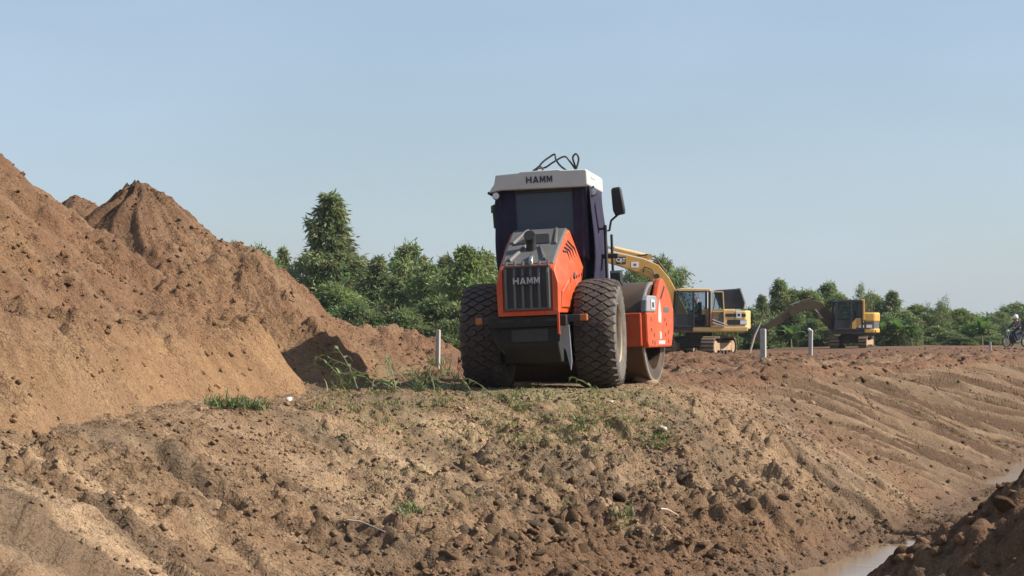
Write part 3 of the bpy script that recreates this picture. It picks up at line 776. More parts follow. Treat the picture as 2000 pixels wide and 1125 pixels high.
# raised fins and the dark exhaust recess on the top panel
def on_top(x, y, l): h = hood_at(y); return Vector((x, y, h[2]+.018+l))
rec = MB().loft([[on_top(-.17, -.62, .004), on_top(.22, -.62, .004), on_top(.16, -.28, .004), on_top(-.06, -.28, .004)],
                 [on_top(-.17, -.62, .016), on_top(.22, -.62, .016), on_top(.16, -.28, .016), on_top(-.06, -.28, .016)]]).build('exhaust_recess', 'black_panel', roller)
for x0, x1, y0, y1 in ((-.26, -.10, -1.18, -.68), (.22, .10, -1.18, -.72), (.30, .24, -.66, -.05), (-.30, -.16, -.60, -.05)):
    MB().loft([[on_top(x0-.03, y0, 0), on_top(x0+.03, y0, 0), on_top(x1+.02, y1, 0), on_top(x1-.02, y1, 0)],
               [on_top(x0-.012, y0, .035), on_top(x0+.012, y0, .035), on_top(x1+.008, y1, .03), on_top(x1-.008, y1, .03)]]).build('panel_rib', 'grey_panel', roller)
MB().loft([[on_top(-.30, -.66, 0), on_top(-.08, -.60, 0), on_top(-.08, -.36, 0)], [on_top(-.29, -.66, .02), on_top(-.09, -.60, .02), on_top(-.09, -.37, .02)]]).build('panel_wedge', 'black_panel', roller)
MB().tube([(-.01, -.80, 1.86), (-.01, -.80, 2.02), (-.012, -.83, 2.09), (-.015, -.90, 2.13)], [.068, .070, .074, .078], 16).build('exhaust_pipe', 'black_metal', roller, smooth=50)
MB().tube([(.035, -1.00, 1.82), (.04, -1.10, 1.84), (.045, -1.20, 1.80), (.045, -1.245, 1.72)], .03, 10).build('exhaust_bend', 'chrome', roller, smooth=50)
# grille
g = MB().box(-.315, .315, -1.345, -1.28, 1.115, 1.70).build('grille_panel', 'black_panel', roller, bevel=.012)
for x in (-.285, -.165, -.055, .055, .165, .285):
    bm_ = MB().prism([(-1.385, 1.13), (-1.385, 1.60), (-1.30, 1.765), (-1.27, 1.765), (-1.33, 1.60), (-1.33, 1.13)], 'x', x-.018, x+.018)
    bm_.build('grille_bar', 'grey_panel', g, bevel=.006)
for z in (1.125, 1.695): MB().box(-.30, .30, -1.372, -1.33, z-.012, z+.012).build('grille_rail', 'grey_panel', g)
for x in (-.225, -.11, 0, .11, .225):
    for k in range(9):
        MB().box(x-.04, x+.04, -1.352, -1.340, 1.16+k*.045, 1.185+k*.045).build('grille_slat', 'black_metal', g) if abs(x) < .2 else None
MB().box(-.155, .155, -1.395, -1.375, 1.44, 1.56).build('badge_plate', 'black_panel', g, bevel=.004)
block_letters('lettering', 'HAMM', 'letter_pale', g, (0, -1.398, 1.50), .085, .36)
# orange surround left and right of the grille, bottom lip
for s in (-1, 1):
    MB().loft([[(s*.33, -1.30, 1.07), (s*.415, -1.30, 1.07), (s*.425, -1.30, 1.47), (s*.375, -1.30, 1.66), (s*.33, -1.30, 1.66)],
               [(s*.335, -1.335, 1.08), (s*.405, -1.325, 1.08), (s*.41, -1.325, 1.46), (s*.365, -1.325, 1.63), (s*.335, -1.33, 1.63)]]).build('grille_surround', 'orange_paint', hood, bevel=.006)
MB().box(-.41, .41, -1.325, -1.25, 1.035, 1.10).build('hood_lip', 'orange_paint', hood, bevel=.01)
# side vents (slanted slots) on both side panels and the step at the panel's front
def side_pt(s, y, z, out):
    h = hood_at(y); zb, zt, wb, wm, wt, zm = h[1:]
    w = wb + (wm-wb)*(z-zb)/(zm-zb) if z < zm else wm + (wt-wm)*(z-zm)/(zt-.02-zm)
    return Vector((s*(w+out), y, z))
for s in (-1, 1):
    for k in range(4):
        y0 = -.52 + k*.13; pth = [(y0-.16, 2.0-.02*k+.02*k-.05+.035*k), (y0+.02, 1.90+.02*k), (y0+.06, 1.52+.02*k)]
        b = MB()
        for (ya, za), (yb, zb_) in zip(pth[:-1], pth[1:]):
            zmax = min(hood_at(ya)[2], hood_at(yb)[2])-.08
            A, B = side_pt(s, ya, min(za, hood_at(ya)[2]-.07), .002), side_pt(s, yb, zb_, .002)
            b.bar(A, B, .022, .03, up=(s, 0, 0))
        b.build('side_vent', 'black_panel', hood)
    b = MB().loft([[side_pt(s, -1.15, 1.12, 0), side_pt(s, -.62, 1.12, 0), side_pt(s, -.56, 1.42, 0), side_pt(s, -.8, 1.52, 0), side_pt(s, -1.12, 1.36, 0)],
                   [side_pt(s, -1.13, 1.14, .022), side_pt(s, -.64, 1.14, .022), side_pt(s, -.59, 1.41, .022), side_pt(s, -.8, 1.49, .022), side_pt(s, -1.10, 1.35, .022)]])
    b.build('side_boss', 'orange_paint', hood, bevel=.006)
    b = MB(); A = side_pt(s, -.45, 1.58, .004)
    b.box(-.003, .003, -.07, .07, -.035, .035, Matrix.Translation(A)); b.build('side_plate', 'grey_panel', hood)
    MB().prism([(-.5, 1.06), (.12, 1.06), (.12, 1.5), (-.05, 1.62), (-.28, 1.4)], 'x', s*.50, s*.53).build('mudguard', 'grey_panel', roller, bevel=.008)
    for ya in (-.66, .02):
        pts = [side_pt(s, ya, z_, .0015) for z_ in (1.10, 1.35, 1.55, 1.68)]
        b = MB()
        for A, B in zip(pts[:-1], pts[1:]): b.bar(A, B, .012, .006, up=(s, 0, 0))
        b.build('panel_gap', 'black_panel', hood)
    b = MB().box(-.012, .012, -.05, .05, -.015, .015, Matrix.Translation(side_pt(s, -.22, 1.28, .012))); b.build('latch', 'black_metal', hood, bevel=.004)
# rear frame, bumper and counterweight
MB().box(-.56, .50, -1.28, -1.02, .885, 1.03).build('rear_bumper', 'under_metal', roller, bevel=.015)
for x0, x1 in ((-.40, -.22), (-.04, .01), (.22, .42)): MB().box(x0, x1, -1.292, -1.276, .95, .99).build('bumper_slot', 'black_panel', roller)
MB().prism([(-1.22, .88), (-1.22, .62), (-.98, .40), (.20, .34), (.45, .50), (.45, 1.05), (-1.0, 1.05)], 'x', -.40, .38).build('counterweight', 'under_metal', roller, bevel=.03)
MB().box(-.26, .25, -1.245, -1.20, .68, .86).build('tow_plate', 'black_metal', roller, bevel=.01)
MB().prism([(-.58, .90), (-.36, .90), (-.36, .52), (-.44, .60)], 'y', -1.20, -1.10).build('corner_bracket', 'under_metal', roller, bevel=.008)
MB().prism([(.44, .89), (.53, .89), (.55, .40), (.53, .28), (.47, .56), (.42, .60)], 'y', -1.235, -1.20).build('side_bracket', 'grey_light', roller, bevel=.006)
MB().box(.385, .415, -1.335, -1.29, .77, 1.08).build('orange_stay', 'orange_paint', roller, bevel=.006)
for s, x0, x1 in ((-1, -.70, -.50), (1, .48, .76)):
    MB().box(min(x0, x1), max(x0, x1)-(.09 if s > 0 else 0)+0, -1.16, -1.06, .93, 1.03).build('lamp_bracket', 'black_metal', roller, bevel=.01)
    xx = -.70 if s < 0 else .72
    MB().box(xx-.048, xx+.048, -1.20, -1.07, .94, 1.03).build('indicator_lamp', 'amber', roller, bevel=.012)
MB().box(-.45, .45, .2, 1.25, .50, 1.12).build('chassis', 'under_metal', roller, bevel=.03)
MB().box(-.72, .72, .18, 1.62, 1.12, 1.32).build('cab_platform', 'black_metal', roller, bevel=.02)

# cab: posts, windows, curtains, roof
CW, CY0, CY1, CZ0, CZ1 = .57, .17, 1.58, 1.32, 2.84
cab = MB()
for x in (-CW, CW):
    cab.bar((x, CY0+.02, CZ0), (x*.985, CY0+.0, CZ1), .07, .07); cab.bar((x, CY1-.03, CZ0), (x*.985, CY1-.1, CZ1), .06, .06)
    cab.bar((x, CY0, CZ0+.03), (x, CY1, CZ0+.03), .06, .06)
for y in (CY0, CY1-.06):
    cab.bar((-CW, y, CZ1-.03), (CW, y, CZ1-.03), .07, .08); cab.bar((-CW, y, CZ0+.03), (CW, y, CZ0+.03), .06, .06)
cab = cab.build('cab_frame', 'black_metal', roller, bevel=.01)
MB().box(-CW+.035, CW-.035, CY0-.004, CY0+.006, 1.50, CZ1-.06).build('rear_window', 'rear_glass', roller)
MB().box(-CW+.035, CW-.035, CY1-.05, CY1-.04, 1.5, CZ1-.06).build('front_window', 'cab_glass', roller)
def curtain(name, pts, z0, z1, amp, nf, mat_, flare=0.0, parent=roller):
    """pleated sheet hung along the plan line pts"""
    P = [Vector((p[0], p[1], 0)) for p in pts]; L = [0]
    for a, c in zip(P[:-1], P[1:]): L.append(L[-1]+(c-a).length)
    nu, nv = int(nf*8)+1, 14; rows = []
    for j in range(nv):
        v = j/(nv-1); row = []
        for i in range(nu):
            d = L[-1]*i/(nu-1)
            for k in range(len(P)-1):
                if d <= L[k+1]+1e-6: break
            t = (P[k+1]-P[k]).normalized(); q = P[k] + t*(d-L[k]); n = Vector((t.y, -t.x, 0))
            w = amp*(.35+.65*v)*math.sin(2*math.pi*nf*i/(nu-1) + .6*math.sin(3*v+i*.11)) + flare*math.sin(math.pi*min(1, v*1.05))*v
            z = z1 + (z0 + .03*math.sin(i*.21) - z1)*v
            q = q + n*w; row.append((q.x, q.y, z))
        rows.append(row)
    return MB().grid(rows).build(name, mat_, parent, smooth=60, thick=.006)
curtain('curtain', [(-.62, .75), (-.62, .13), (-.36, .125)], 1.62, 2.83, .022, 5, 'curtain', .05)
curtain('curtain', [(.70, 1.50), (.70, .12)], 1.42, 2.83, .028, 7, 'curtain', -.10)
curtain('curtain', [(.66, .11), (.46, .11)], 1.80, 2.82, .018, 2, 'curtain', .03)
curtain('curtain', [(-.61, .72), (-.61, 1.50)], 1.62, 2.83, .022, 5, 'curtain', .02)
curtain('curtain', [(-.60, 1.46), (.60, 1.46)], 1.45, 2.82, .012, 7, 'curtain_pale')
curtain('curtain', [(-.60, 1.40), (-.28, 1.40)], 1.45, 2.82, .03, 3, 'curtain')
# driver's seat and steering column behind the window
b = MB().loft([[(-.26, .62, 1.75), (.26, .62, 1.75), (.26, .50, 1.75), (-.26, .50, 1.75)], [(-.27, .58, 2.15), (.27, .58, 2.15), (.27, .46, 2.15), (-.27, .46, 2.15)],
               [(-.21, .55, 2.34), (.21, .55, 2.34), (.21, .44, 2.34), (-.21, .44, 2.34)], [(-.12, .53, 2.40), (.12, .53, 2.40), (.12, .44, 2.40), (-.12, .44, 2.40)]])
seat = b.build('driver_seat', 'seat_black', roller, bevel=.03); 
MB().box(-.26, .26, .5, 1.0, 1.62, 1.78).build('seat_cushion', 'seat_black', seat, bevel=.04)
# roof
RW = .70
prof = [(-.70, 2.79), (-.68, 2.835), (-.625, 2.91), (-.60, 3.035), (-.28, 3.05), (-.25, 3.065), (.30, 3.075), (.33, 3.06), (.68, 3.055), (.70, 3.03), (.70, 2.845), (.66, 2.82), (-.54, 2.82)]
def rp(sc, y, dz=0): return [(x*sc, y, 2.93+(z-2.93)*(1 if dz == 0 else .8)+dz) for x, z in prof]
roof = MB().loft([rp(.985, -.03), rp(1, 0.0), rp(1, 1.55), rp(.985, 1.76), rp(.95, 1.82, .001)]).build('roof', 'roof_paint', roller, bevel=.012, smooth=30)
block_letters('lettering', 'HAMM', 'letter_dark', roof, (.02, -.036, 2.945), .09, .37)
MB().box(.694, .706, .32, .75, 2.955, 2.985).build('roof_sticker', 'letter_pale', roof)
MB().tube([(-.70, -.02, 2.79), (-.70, .5, 2.775), (-.69, 1.2, 2.775)], .022, 8).build('roof_gutter', 'black_metal', roof)
for x, y, z in ((-.60, -.0, 2.745), (.735, .28, 2.755)):
    MB().lathe([(.0001, -.035), (.05, -.03), (.058, 0), (.05, .05), (.02, .075), (.0001, .08)], 'y', (x, y, z), 18).build('work_light', 'black_metal', roller, smooth=40)
    MB().lathe([(.0001, -.041), (.047, -.039), (.047, -.03), (.0001, -.03)], 'y', (x, y, z), 18).build('lamp_lens', 'lamp_glass', roller, smooth=40)
    MB().box(x-.012, x+.012, y-.01, y+.03, z+.05, 2.84).build('lamp_arm', 'black_metal', roller)
# mirrors and hand rails
mm = MB().loft([[(.99, .55, 2.42), (1.13, .53, 2.44), (1.15, .57, 2.44), (1.01, .60, 2.42)], [(.96, .55, 2.50), (1.13, .53, 2.50), (1.15, .59, 2.50), (.98, .62, 2.50)],
                [(.945, .55, 2.78), (1.085, .53, 2.80), (1.105, .59, 2.80), (.965, .62, 2.78)], [(.96, .555, 2.82), (1.07, .535, 2.83), (1.09, .57, 2.83), (.975, .60, 2.82)]]).build('mirror', 'black_metal', roller, bevel=.02, smooth=30)
MB().loft([[(.985, .538, 2.47), (1.12, .520, 2.47), (1.12, .53, 2.47), (.985, .548, 2.47)], [(.965, .538, 2.78), (1.075, .520, 2.79), (1.075, .53, 2.79), (.965, .548, 2.78)]]).build('mirror_glass', 'seat_black', mm)
MB().tube([(1.06, .60, 2.46), (.99, .62, 2.41), (.93, .62, 2.36), (.915, .62, 2.30), (.90, .62, 2.22), (.87, .62, 2.22)], .016, 8).build('mirror_arm', 'black_metal', roller, smooth=50)
b = MB().tube([(.84, .62, 2.30), (.84, .62, 1.30)], .024, 8); b.tube([(.84, .62, 2.25), (.66, .60, 2.25)], .018, 8); b.build('hand_rail', 'black_metal', roller, smooth=50)
MB().tube([(.84, 1.35, 2.2), (.84, 1.35, 1.25)], .02, 8).build('hand_rail', 'black_metal', roller, smooth=50)
MB().box(.66, 1.00, .66, .80, 1.83, 1.895).build('side_step', 'black_metal', roller, bevel=.01)
b = MB().loft([[(.88, .70, 1.49), (1.02, .70, 1.49), (1.02, .70, 1.62), (.88, .70, 1.62)], [(.86, .80, 1.42), (1.045, .80, 1.42), (1.045, .80, 1.66), (.86, .80, 1.66)]]).build('side_lamp', 'black_metal', roller, bevel=.01)
MB().box(.875, 1.03, .802, .812, 1.44, 1.645).build('lamp_lens', 'lamp_glass', b)
MB().bar((.86, .74, 1.30), (1.02, .76, 1.45), .05, .03).build('lamp_bracket', 'grey_light', roller)
MB().tube([(.78, .9, 1.0), (.80, .9, 1.28), (.84, .62, 1.35)], .03, 8).build('rail_foot', 'grey_light', roller)
b = MB().loft([[(-.685, .16, 2.30), (-.595, .15, 2.30), (-.595, .19, 2.30), (-.685, .20, 2.30)], [(-.695, .15, 2.64), (-.605, .14, 2.64), (-.605, .19, 2.64), (-.695, .20, 2.64)]]).build('mirror', 'black_metal', roller, bevel=.02)
MB().tube([(-.68, .14, 2.62), (-.68, .14, 2.52)], .028, 8).build('marker_lamp', 'shirt_green', roller)
for x in (-.03,): MB().tube([(-.66, .2, 2.60), (-.62, .2, 2.80)], .014, 6).build('mirror_arm', 'black_metal', roller)

# front frame and drum (turned about the articulation joint)
DR, DY, DZ = .765, 2.95, .765
MB().box(-.30, .30, 1.20, 2.10, .55, 1.02).build('articulation', 'under_metal', roller, bevel=.03)
drum = MB().lathe([(.56, -1.02), (.56, -1.045), (.725, -1.065), (DR, -1.06), (DR, 1.06), (.725, 1.065), (.56, 1.045), (.56, 1.02), (.56, .55), (.0001, .55)], 'x', (0, DY, DZ), 72)
drum = drum.build('drum', 'drum_steel', roller, smooth=40, xf=FX)
for s in (-1, 1):
    MB().lathe([(DR-.045, s*1.055), (DR+.001, s*1.045), (DR+.001, s*1.068), (DR-.045, s*1.074)], 'x', (0, DY, DZ), 72, closed=True).build('drum_edge', 'drum_edge', drum, smooth=40, xf=FX)
    MB().lathe([(.0001, s*.70), (.55, s*.70), (.55, s*.72), (.0001, s*.72)], 'x', (0, DY, DZ), 40).build('drum_disc', 'black_metal', drum, xf=FX)
    MB().lathe([(.0001, s*.72), (.26, s*.72), (.24, s*1.0), (.0001, s*1.0)], 'x', (0, DY, DZ), 24).build('drum_hub', 'under_metal', drum, xf=FX)
PLATE = [(2.02, .60), (2.08, .535), (3.62, .53), (3.80, .78), (3.86, 1.12), (3.60, 1.38), (3.20, 1.58), (3.04, 1.575), (2.72, 1.24), (2.62, 1.06), (2.02, 1.06)]
for s in (-1, 1):
    pl = MB().prism(PLATE, 'x', s*1.085, s*1.19).build('frame_plate', 'orange_paint', roller, bevel=.03, xf=FX)
    MB().prism([(2.01, 1.065), (2.63, 1.065), (2.74, 1.26), (2.68, 1.31), (2.14, 1.31), (2.06, 1.24)], 'x', s*1.09, s*1.185).build('grey_corner', 'grey_light', pl, bevel=.02, xf=FX)
    MB().box(min(s*1.19, s*1.194), max(s*1.19, s*1.194), 2.28, 2.52, 1.10, 1.25).build('sticker', 'faded_white', pl, xf=FX)
    MB().box(min(s*1.195, s*1.197), max(s*1.195, s*1.197), 2.34, 2.46, 1.13, 1.21).build('sticker_mark', 'letter_dark', pl, xf=FX)
    MB().prism([(2.72, .92), (2.92, .90), (2.96, 1.04), (2.90, 1.20), (2.82, 1.26), (2.74, 1.08)], 'x', s*1.190, s*1.194).build('white_stripe', 'faded_white', pl, xf=FX)
    MB().prism([(2.80, .66), (2.92, .66), (2.92, .76), (2.80, .78)], 'x', s*1.190, s*1.194).build('white_stripe', 'faded_white', pl, xf=FX)
    MB().prism([(2.70, .58), (3.14, .58), (3.14, .635), (2.70, .635)], 'x', s*1.190, s*1.194).build('name_strip', 'letter_pale', pl, xf=FX)
    MB().prism([(2.92, 1.28), (3.0, 1.26), (3.26, 1.44), (3.22, 1.48)], 'x', s*1.190, s*1.193).build('slot', 'black_panel', pl, xf=FX)
    MB().prism([(3.12, 1.06), (3.52, 1.06), (3.52, 1.14), (3.12, 1.14)], 'x', s*1.190, s*1.193).build('side_strip', 'grey_panel', pl, xf=FX)
    for yy, zz in ((2.25, .95), (2.25, .80), (2.42, .72), (3.2, .72), (3.42, .76), (3.2, .95), (2.45, .60), (2.3, .62), (3.4, .62), (3.3, .88)):
        MB().prism([(yy-.025, zz-.02), (yy+.02, zz-.03), (yy+.03, zz+.025), (yy-.015, zz+.03)], 'x', s*1.190, s*1.193).build('bolt_recess', 'black_panel', pl, xf=FX)
MB().box(-1.10, 1.10, 1.98, 2.12, .56, 1.055).build('rear_crossbeam', 'orange_paint', roller, bevel=.02, xf=FX)
MB().box(-1.09, 1.09, 3.76, 3.90, .62, 1.10).build('front_crossbeam', 'orange_paint', roller, bevel=.02, xf=FX)
MB().prism([(2.12, 1.00), (2.18, 1.04), (2.24, .98), (2.20, .94)], 'x', -1.05, 1.05).build('scraper', 'black_metal', roller, xf=FX)

# loose wire loops on the roof
def loop_pts(L, n=8):
    out = []
    P = [Vector(p) for p in L]
    for i in range(len(P)-1):
        p0, p1, p2, p3 = P[max(i-1, 0)], P[i], P[i+1], P[min(i+2, len(P)-1)]
        for k in range(n):
            t = k/n; out.append(.5*((2*p1) + (p2-p0)*t + (2*p0-5*p1+4*p2-p3)*t*t + (3*p1-p0-3*p2+p3)*t**3))
    return out + [P[-1]]
wx0 = roller.matrix_basis
b = MB()
b.tube(loop_pts([(-.17, .5, 3.08), (-.10, .52, 3.14), (.02, .6, 3.16), (.14, .55, 3.22), (.30, .6, 3.30), (.38, .62, 3.22), (.46, .6, 3.10), (.44, .62, 3.18), (.42, .6, 3.28), (.47, .6, 3.33), (.50, .62, 3.25), (.45, .6, 3.08)]), .014, 7)
b.tube(loop_pts([(-.12, .5, 3.08), (-.02, .55, 3.22), (.08, .6, 3.30), (.16, .62, 3.34), (.18, .6, 3.26), (.24, .6, 3.17), (.34, .58, 3.09)]), .014, 7)
b.tube(loop_pts([(-.15, .45, 3.08), (-.05, .48, 3.17), (0, .5, 3.13), (-.02, .5, 3.09), (.1, .5, 3.085)]), .012, 7)
wire = b.build('wire_coil', 'black_metal', None, smooth=60); wire.matrix_world = wx0
tag(wire, 'loose black wire loops lying on the white roller roof', 'wire')

# ------------------------------------------------------------------ people (one skinned body each)
def skin(name, verts, edges, radii, mat_, parent, root=0, sub=2):
    me = bpy.data.meshes.new(name); me.from_pydata(verts, edges, []); me.update()
    o = bpy.data.objects.new(name, me); COL.objects.link(o); o.parent = parent
    m = o.modifiers.new('skin', 'SKIN'); m.use_smooth_shade = True
    if not me.skin_vertices: return o
    for i, r in enumerate(radii):
        d = me.skin_vertices[0].data[i]; d.radius = (r, r) if not isinstance(r, tuple) else r; d.use_root = (i == root)
    s = o.modifiers.new('sub', 'SUBSURF'); s.levels = s.render_levels = sub
    me.materials.append(M[mat_])
    return o
def person(name, loc, rz, J, shirt, trousers, label, hat):
    """J: joint positions (x forward, y left, z up); body in skin tone, clothes over it"""
    root = empty(name, loc, rz)
    j = lambda *ks: [J[k] for k in ks]
    names = ['pelvis', 'waist', 'chest', 'neck', 'head', 'crown', 'shl', 'ell', 'wrl', 'hal', 'shr', 'elr', 'wrr', 'har', 'hil', 'knl', 'anl', 'tol', 'hir', 'knr', 'anr', 'tor']
    E = [(0,1),(1,2),(2,3),(3,4),(4,5),(2,6),(6,7),(7,8),(8,9),(2,10),(10,11),(11,12),(12,13),(0,14),(14,15),(15,16),(16,17),(0,18),(18,19),(19,20),(20,21)]
    rad = [.13,.12,.14,.055,.095,.07,.06,.045,.034,.04,.06,.045,.034,.04,.085,.06,.042,.045,.085,.06,.042,.045]
    body = skin('body', [J[k] for k in names], E, rad, 'skin_tone', root)
    sj = ['pelvis', 'waist', 'chest', 'shl', 'ell', 'shr', 'elr', 'wrl', 'wrr']
    skin('shirt', j(*sj), [(0,1),(1,2),(2,3),(3,4),(2,5),(5,6),(4,7),(6,8)], [.15,.145,.165,.08,.062,.08,.062,.05,.05], shirt, body)
    tj = ['pelvis', 'hil', 'knl', 'anl', 'hir', 'knr', 'anr']
    skin('trousers', j(*tj), [(0,1),(1,2),(2,3),(0,4),(4,5),(5,6)], [.15,.105,.078,.06,.105,.078,.06], trousers, body)
    h = Vector(J['head'])
    if hat == 'helmet':
        MB().lathe([(.0001, .16), (.07, .15), (.12, .10), (.14, .02), (.135, -.05), (.125, -.06), (.125, .02), (.0001, .02)], 'z', (h.x-.005, h.y, h.z+.04), 24).build('helmet', 'helmet_white', body, smooth=50)
    else:
        c = MB().lathe([(.0001, .12), (.07, .11), (.105, .06), (.112, .0), (.10, -.005), (.0001, -.005)], 'z', (h.x, h.y, h.z+.05), 20)
        c.box(h.x+.07, h.x+.20, h.y-.07, h.y+.07, h.z+.042, h.z+.055); c.build('cap', 'helmet_white', body, smooth=50)
    # face: nose, eyes, ears
    f = MB(); f.loft([[(h.x+.085, h.y-.012, h.z+.02), (h.x+.085, h.y+.012, h.z+.02), (h.x+.085, h.y, h.z+.03)], [(h.x+.118, h.y-.018, h.z-.025), (h.x+.118, h.y+.018, h.z-.025), (h.x+.12, h.y, h.z-.01)]])
    for s in (-1, 1): f.lathe([(.0001, -.01), (.03, -.006), (.03, .006), (.0001, .01)], 'y', (h.x, h.y+s*.095, h.z), 10)
    f.build('face', 'skin_tone', body)
    e = MB()
    for s in (-1, 1): e.lathe([(.0001, -.008), (.012, 0), (.0001, .008)], 'x', (h.x+.088, h.y+s*.035, h.z+.018), 8)
    e.build('eyes', 'seat_black', body)
    tag(root, label, 'person')
    return root

# ------------------------------------------------------------------ excavators (upper local: x forward, y left, z up)
def track_unit(root, cx, L, W, H, rz, lit_cover=True):
    """one crawler track, its frame, rollers and pads; cx lateral offset, runs along local y turned by rz"""
    T = Matrix.Rotation(rz, 4, 'Z')
    r = H/2; n = 14; path = []
    for k in range(n+1):
        a = -math.pi/2 + math.pi*k/n; path.append((L/2-r+r*math.cos(a), r+r*math.sin(a)))
    for k in range(n+1):
        a = math.pi/2 + math.pi*k/n; path.append((-(L/2-r)+r*math.cos(a), r+r*math.sin(a)))
    # belt
    rings = []
    inner = [(p[0]*(1-.05/(L/2)), r+(p[1]-r)*(1-.06/r)) for p in path]
    b = MB(); n = len(path)
    vs = [(cx-W/2, p[0], p[1]) for p in path] + [(cx+W/2, p[0], p[1]) for p in path] + [(cx-W/2, p[0], p[1]) for p in inner] + [(cx+W/2, p[0], p[1]) for p in inner]
    fs = []
    for i in range(n):
        j = (i+1) % n
        fs += [(i, j, n+j, n+i), (2*n+j, 2*n+i, 3*n+i, 3*n+j), (j, i, 2*n+i, 2*n+j), (n+i, n+j, 3*n+j, 3*n+i)]
    b.add(vs, fs)
    tr = b.build('track', 'track_steel', root, xf=T)
    # grousers along the belt
    g = MB(); tot = 0; P = path + [path[0]]; step = .17; acc = 0
    for a, c in zip(P[:-1], P[1:]):
        d = math.hypot(c[0]-a[0], c[1]-a[1]); 
        while acc <= d:
            t = acc/d if d else 0; q = (a[0]+(c[0]-a[0])*t, a[1]+(c[1]-a[1])*t); dirv = Vector((0, c[0]-a[0], c[1]-a[1])).normalized() if d > 1e-6 else Vector((0,1,0))
            nr = Vector((0, dirv.z, -dirv.y))
            o = Vector((cx, q[0], q[1]))
            g.bar(o - Vector((W/2, 0, 0)) + nr*.012, o + Vector((W/2, 0, 0)) + nr*.012, .10, .05, up=nr)
            acc += step
        acc -= d
    g.build('track_shoes', 'track_mud', tr, xf=T)
    fr = MB().box(cx-W*.30, cx+W*.44, -(L/2-r*1.1), L/2-r*1.1, H*.30, H*.70).build('track_frame', 'sprocket_mud', tr, bevel=.02, xf=T)
    for s in (-1, 1):
        MB().lathe([(.0001, -W*.46), (r*.62, -W*.46), (r*.70, -W*.2), (r*.70, W*.2), (r*.62, W*.46), (.0001, W*.46)], 'x', (cx, s*(L/2-r), r), 20).build('sprocket' if s < 0 else 'idler', 'sprocket_mud', tr, smooth=40, xf=T)
    for k in range(5):
        y = -(L/2-r*1.5) + (L-r*3)*k/4
        MB().lathe([(.0001, -W*.4), (r*.30, -W*.4), (r*.30, W*.4), (.0001, W*.4)], 'x', (cx, y, r*.42), 12).build('track_roller', 'track_steel', tr, smooth=40, xf=T)

def arm_prism(pts, w, y, name, mat_, root, bevel=.03):
    return MB().prism(pts, 'y', y-w/2, y+w/2).build(name, mat_, root, bevel=bevel, smooth=30)

def ribbon(path, widths):
    """side outline of a beam along path with the given heights"""
    up, dn = [], []
    P = [Vector(p) for p in path]
    for i, p in enumerate(P):
        t = (P[min(i+1, len(P)-1)]-P[max(i-1, 0)]).normalized(); n = Vector((-t.y, t.x))
        up.append(tuple(p+n*widths[i]/2)); dn.append(tuple(p-n*widths[i]/2))
    return up + dn[::-1]

def cylinder(root, a, b, y, r, name):
    a, b = Vector((a[0], y, a[1])), Vector((b[0], y, b[1])); m = a + (b-a)*.62
    c = MB().tube([a, m], r, 12).build(name, 'cream_yellow', root, smooth=50)
    MB().tube([m, b], r*.6, 10).build('piston_rod', 'chrome', c, smooth=50)
    e = MB()
    for p in (a, b): e.lathe([(.0001, -r*1.2), (r*1.15, -r*1.2), (r*1.15, r*1.2), (.0001, r*1.2)], 'y', p, 12)
    e.build('cylinder_eye', 'black_metal', c)

def bucket(root, c, s, y, w, mat_, ang):
    pts = [(0, .55), (.35, .62), (.62, .42), (.72, .05), (.55, -.28), (.15, -.42), (-.12, -.38), (-.10, -.33), (.14, -.36), (.50, -.22), (.65, .06), (.56, .38), (.33, .55), (.0, .48)]
    ca, sa = math.cos(ang), math.sin(ang)
    q = [(c[0]+s*(p[0]*ca-p[1]*sa), c[1]+s*(p[0]*sa+p[1]*ca)) for p in pts]
    b = MB().prism(q, 'y', y-w/2, y+w/2).build('bucket', mat_, root)
    side = q[:7]
    for k in (-1, 1): MB().prism(side, 'y', y+k*w/2-.02, y+k*w/2+.02).build('bucket_cheek', mat_, b)
    for k in range(5):
        yy = y-w/2+.06+(w-.12)*k/4; t = q[6]
        MB().prism([(t[0], t[1]+.04), (t[0]-.18*s*ca, t[1]-.18*s*sa), (t[0], t[1]-.04)], 'y', yy-.04, yy+.04).build('bucket_tooth', 'track_steel', b)

def excavator(loc, under_rz, upper_rz, big):
    root = empty('excavator', loc, 0)
    up = None
    if big:
        L, W, H, G = 3.3, .60, .86, .97
    else:
        L, W, H, G = 2.3, .45, .62, .78
    for s in (-1, 1): track_unit(root, s*G, L, W, H, under_rz)
    U = Matrix.Rotation(upper_rz, 4, 'Z')
    T = Matrix.Rotation(under_rz, 4, 'Z')
    MB().box(-G, G, -.55, .55, H*.42, H*.95).build('undercarriage', 'track_steel', root, bevel=.05, xf=T)
    MB().lathe([(.0001, H*.9), (.62, H*.9), (.62, H*1.3), (.0001, H*1.3)], 'z', n=28).build('slew_ring', 'track_steel', root, xf=T)
    return root, U

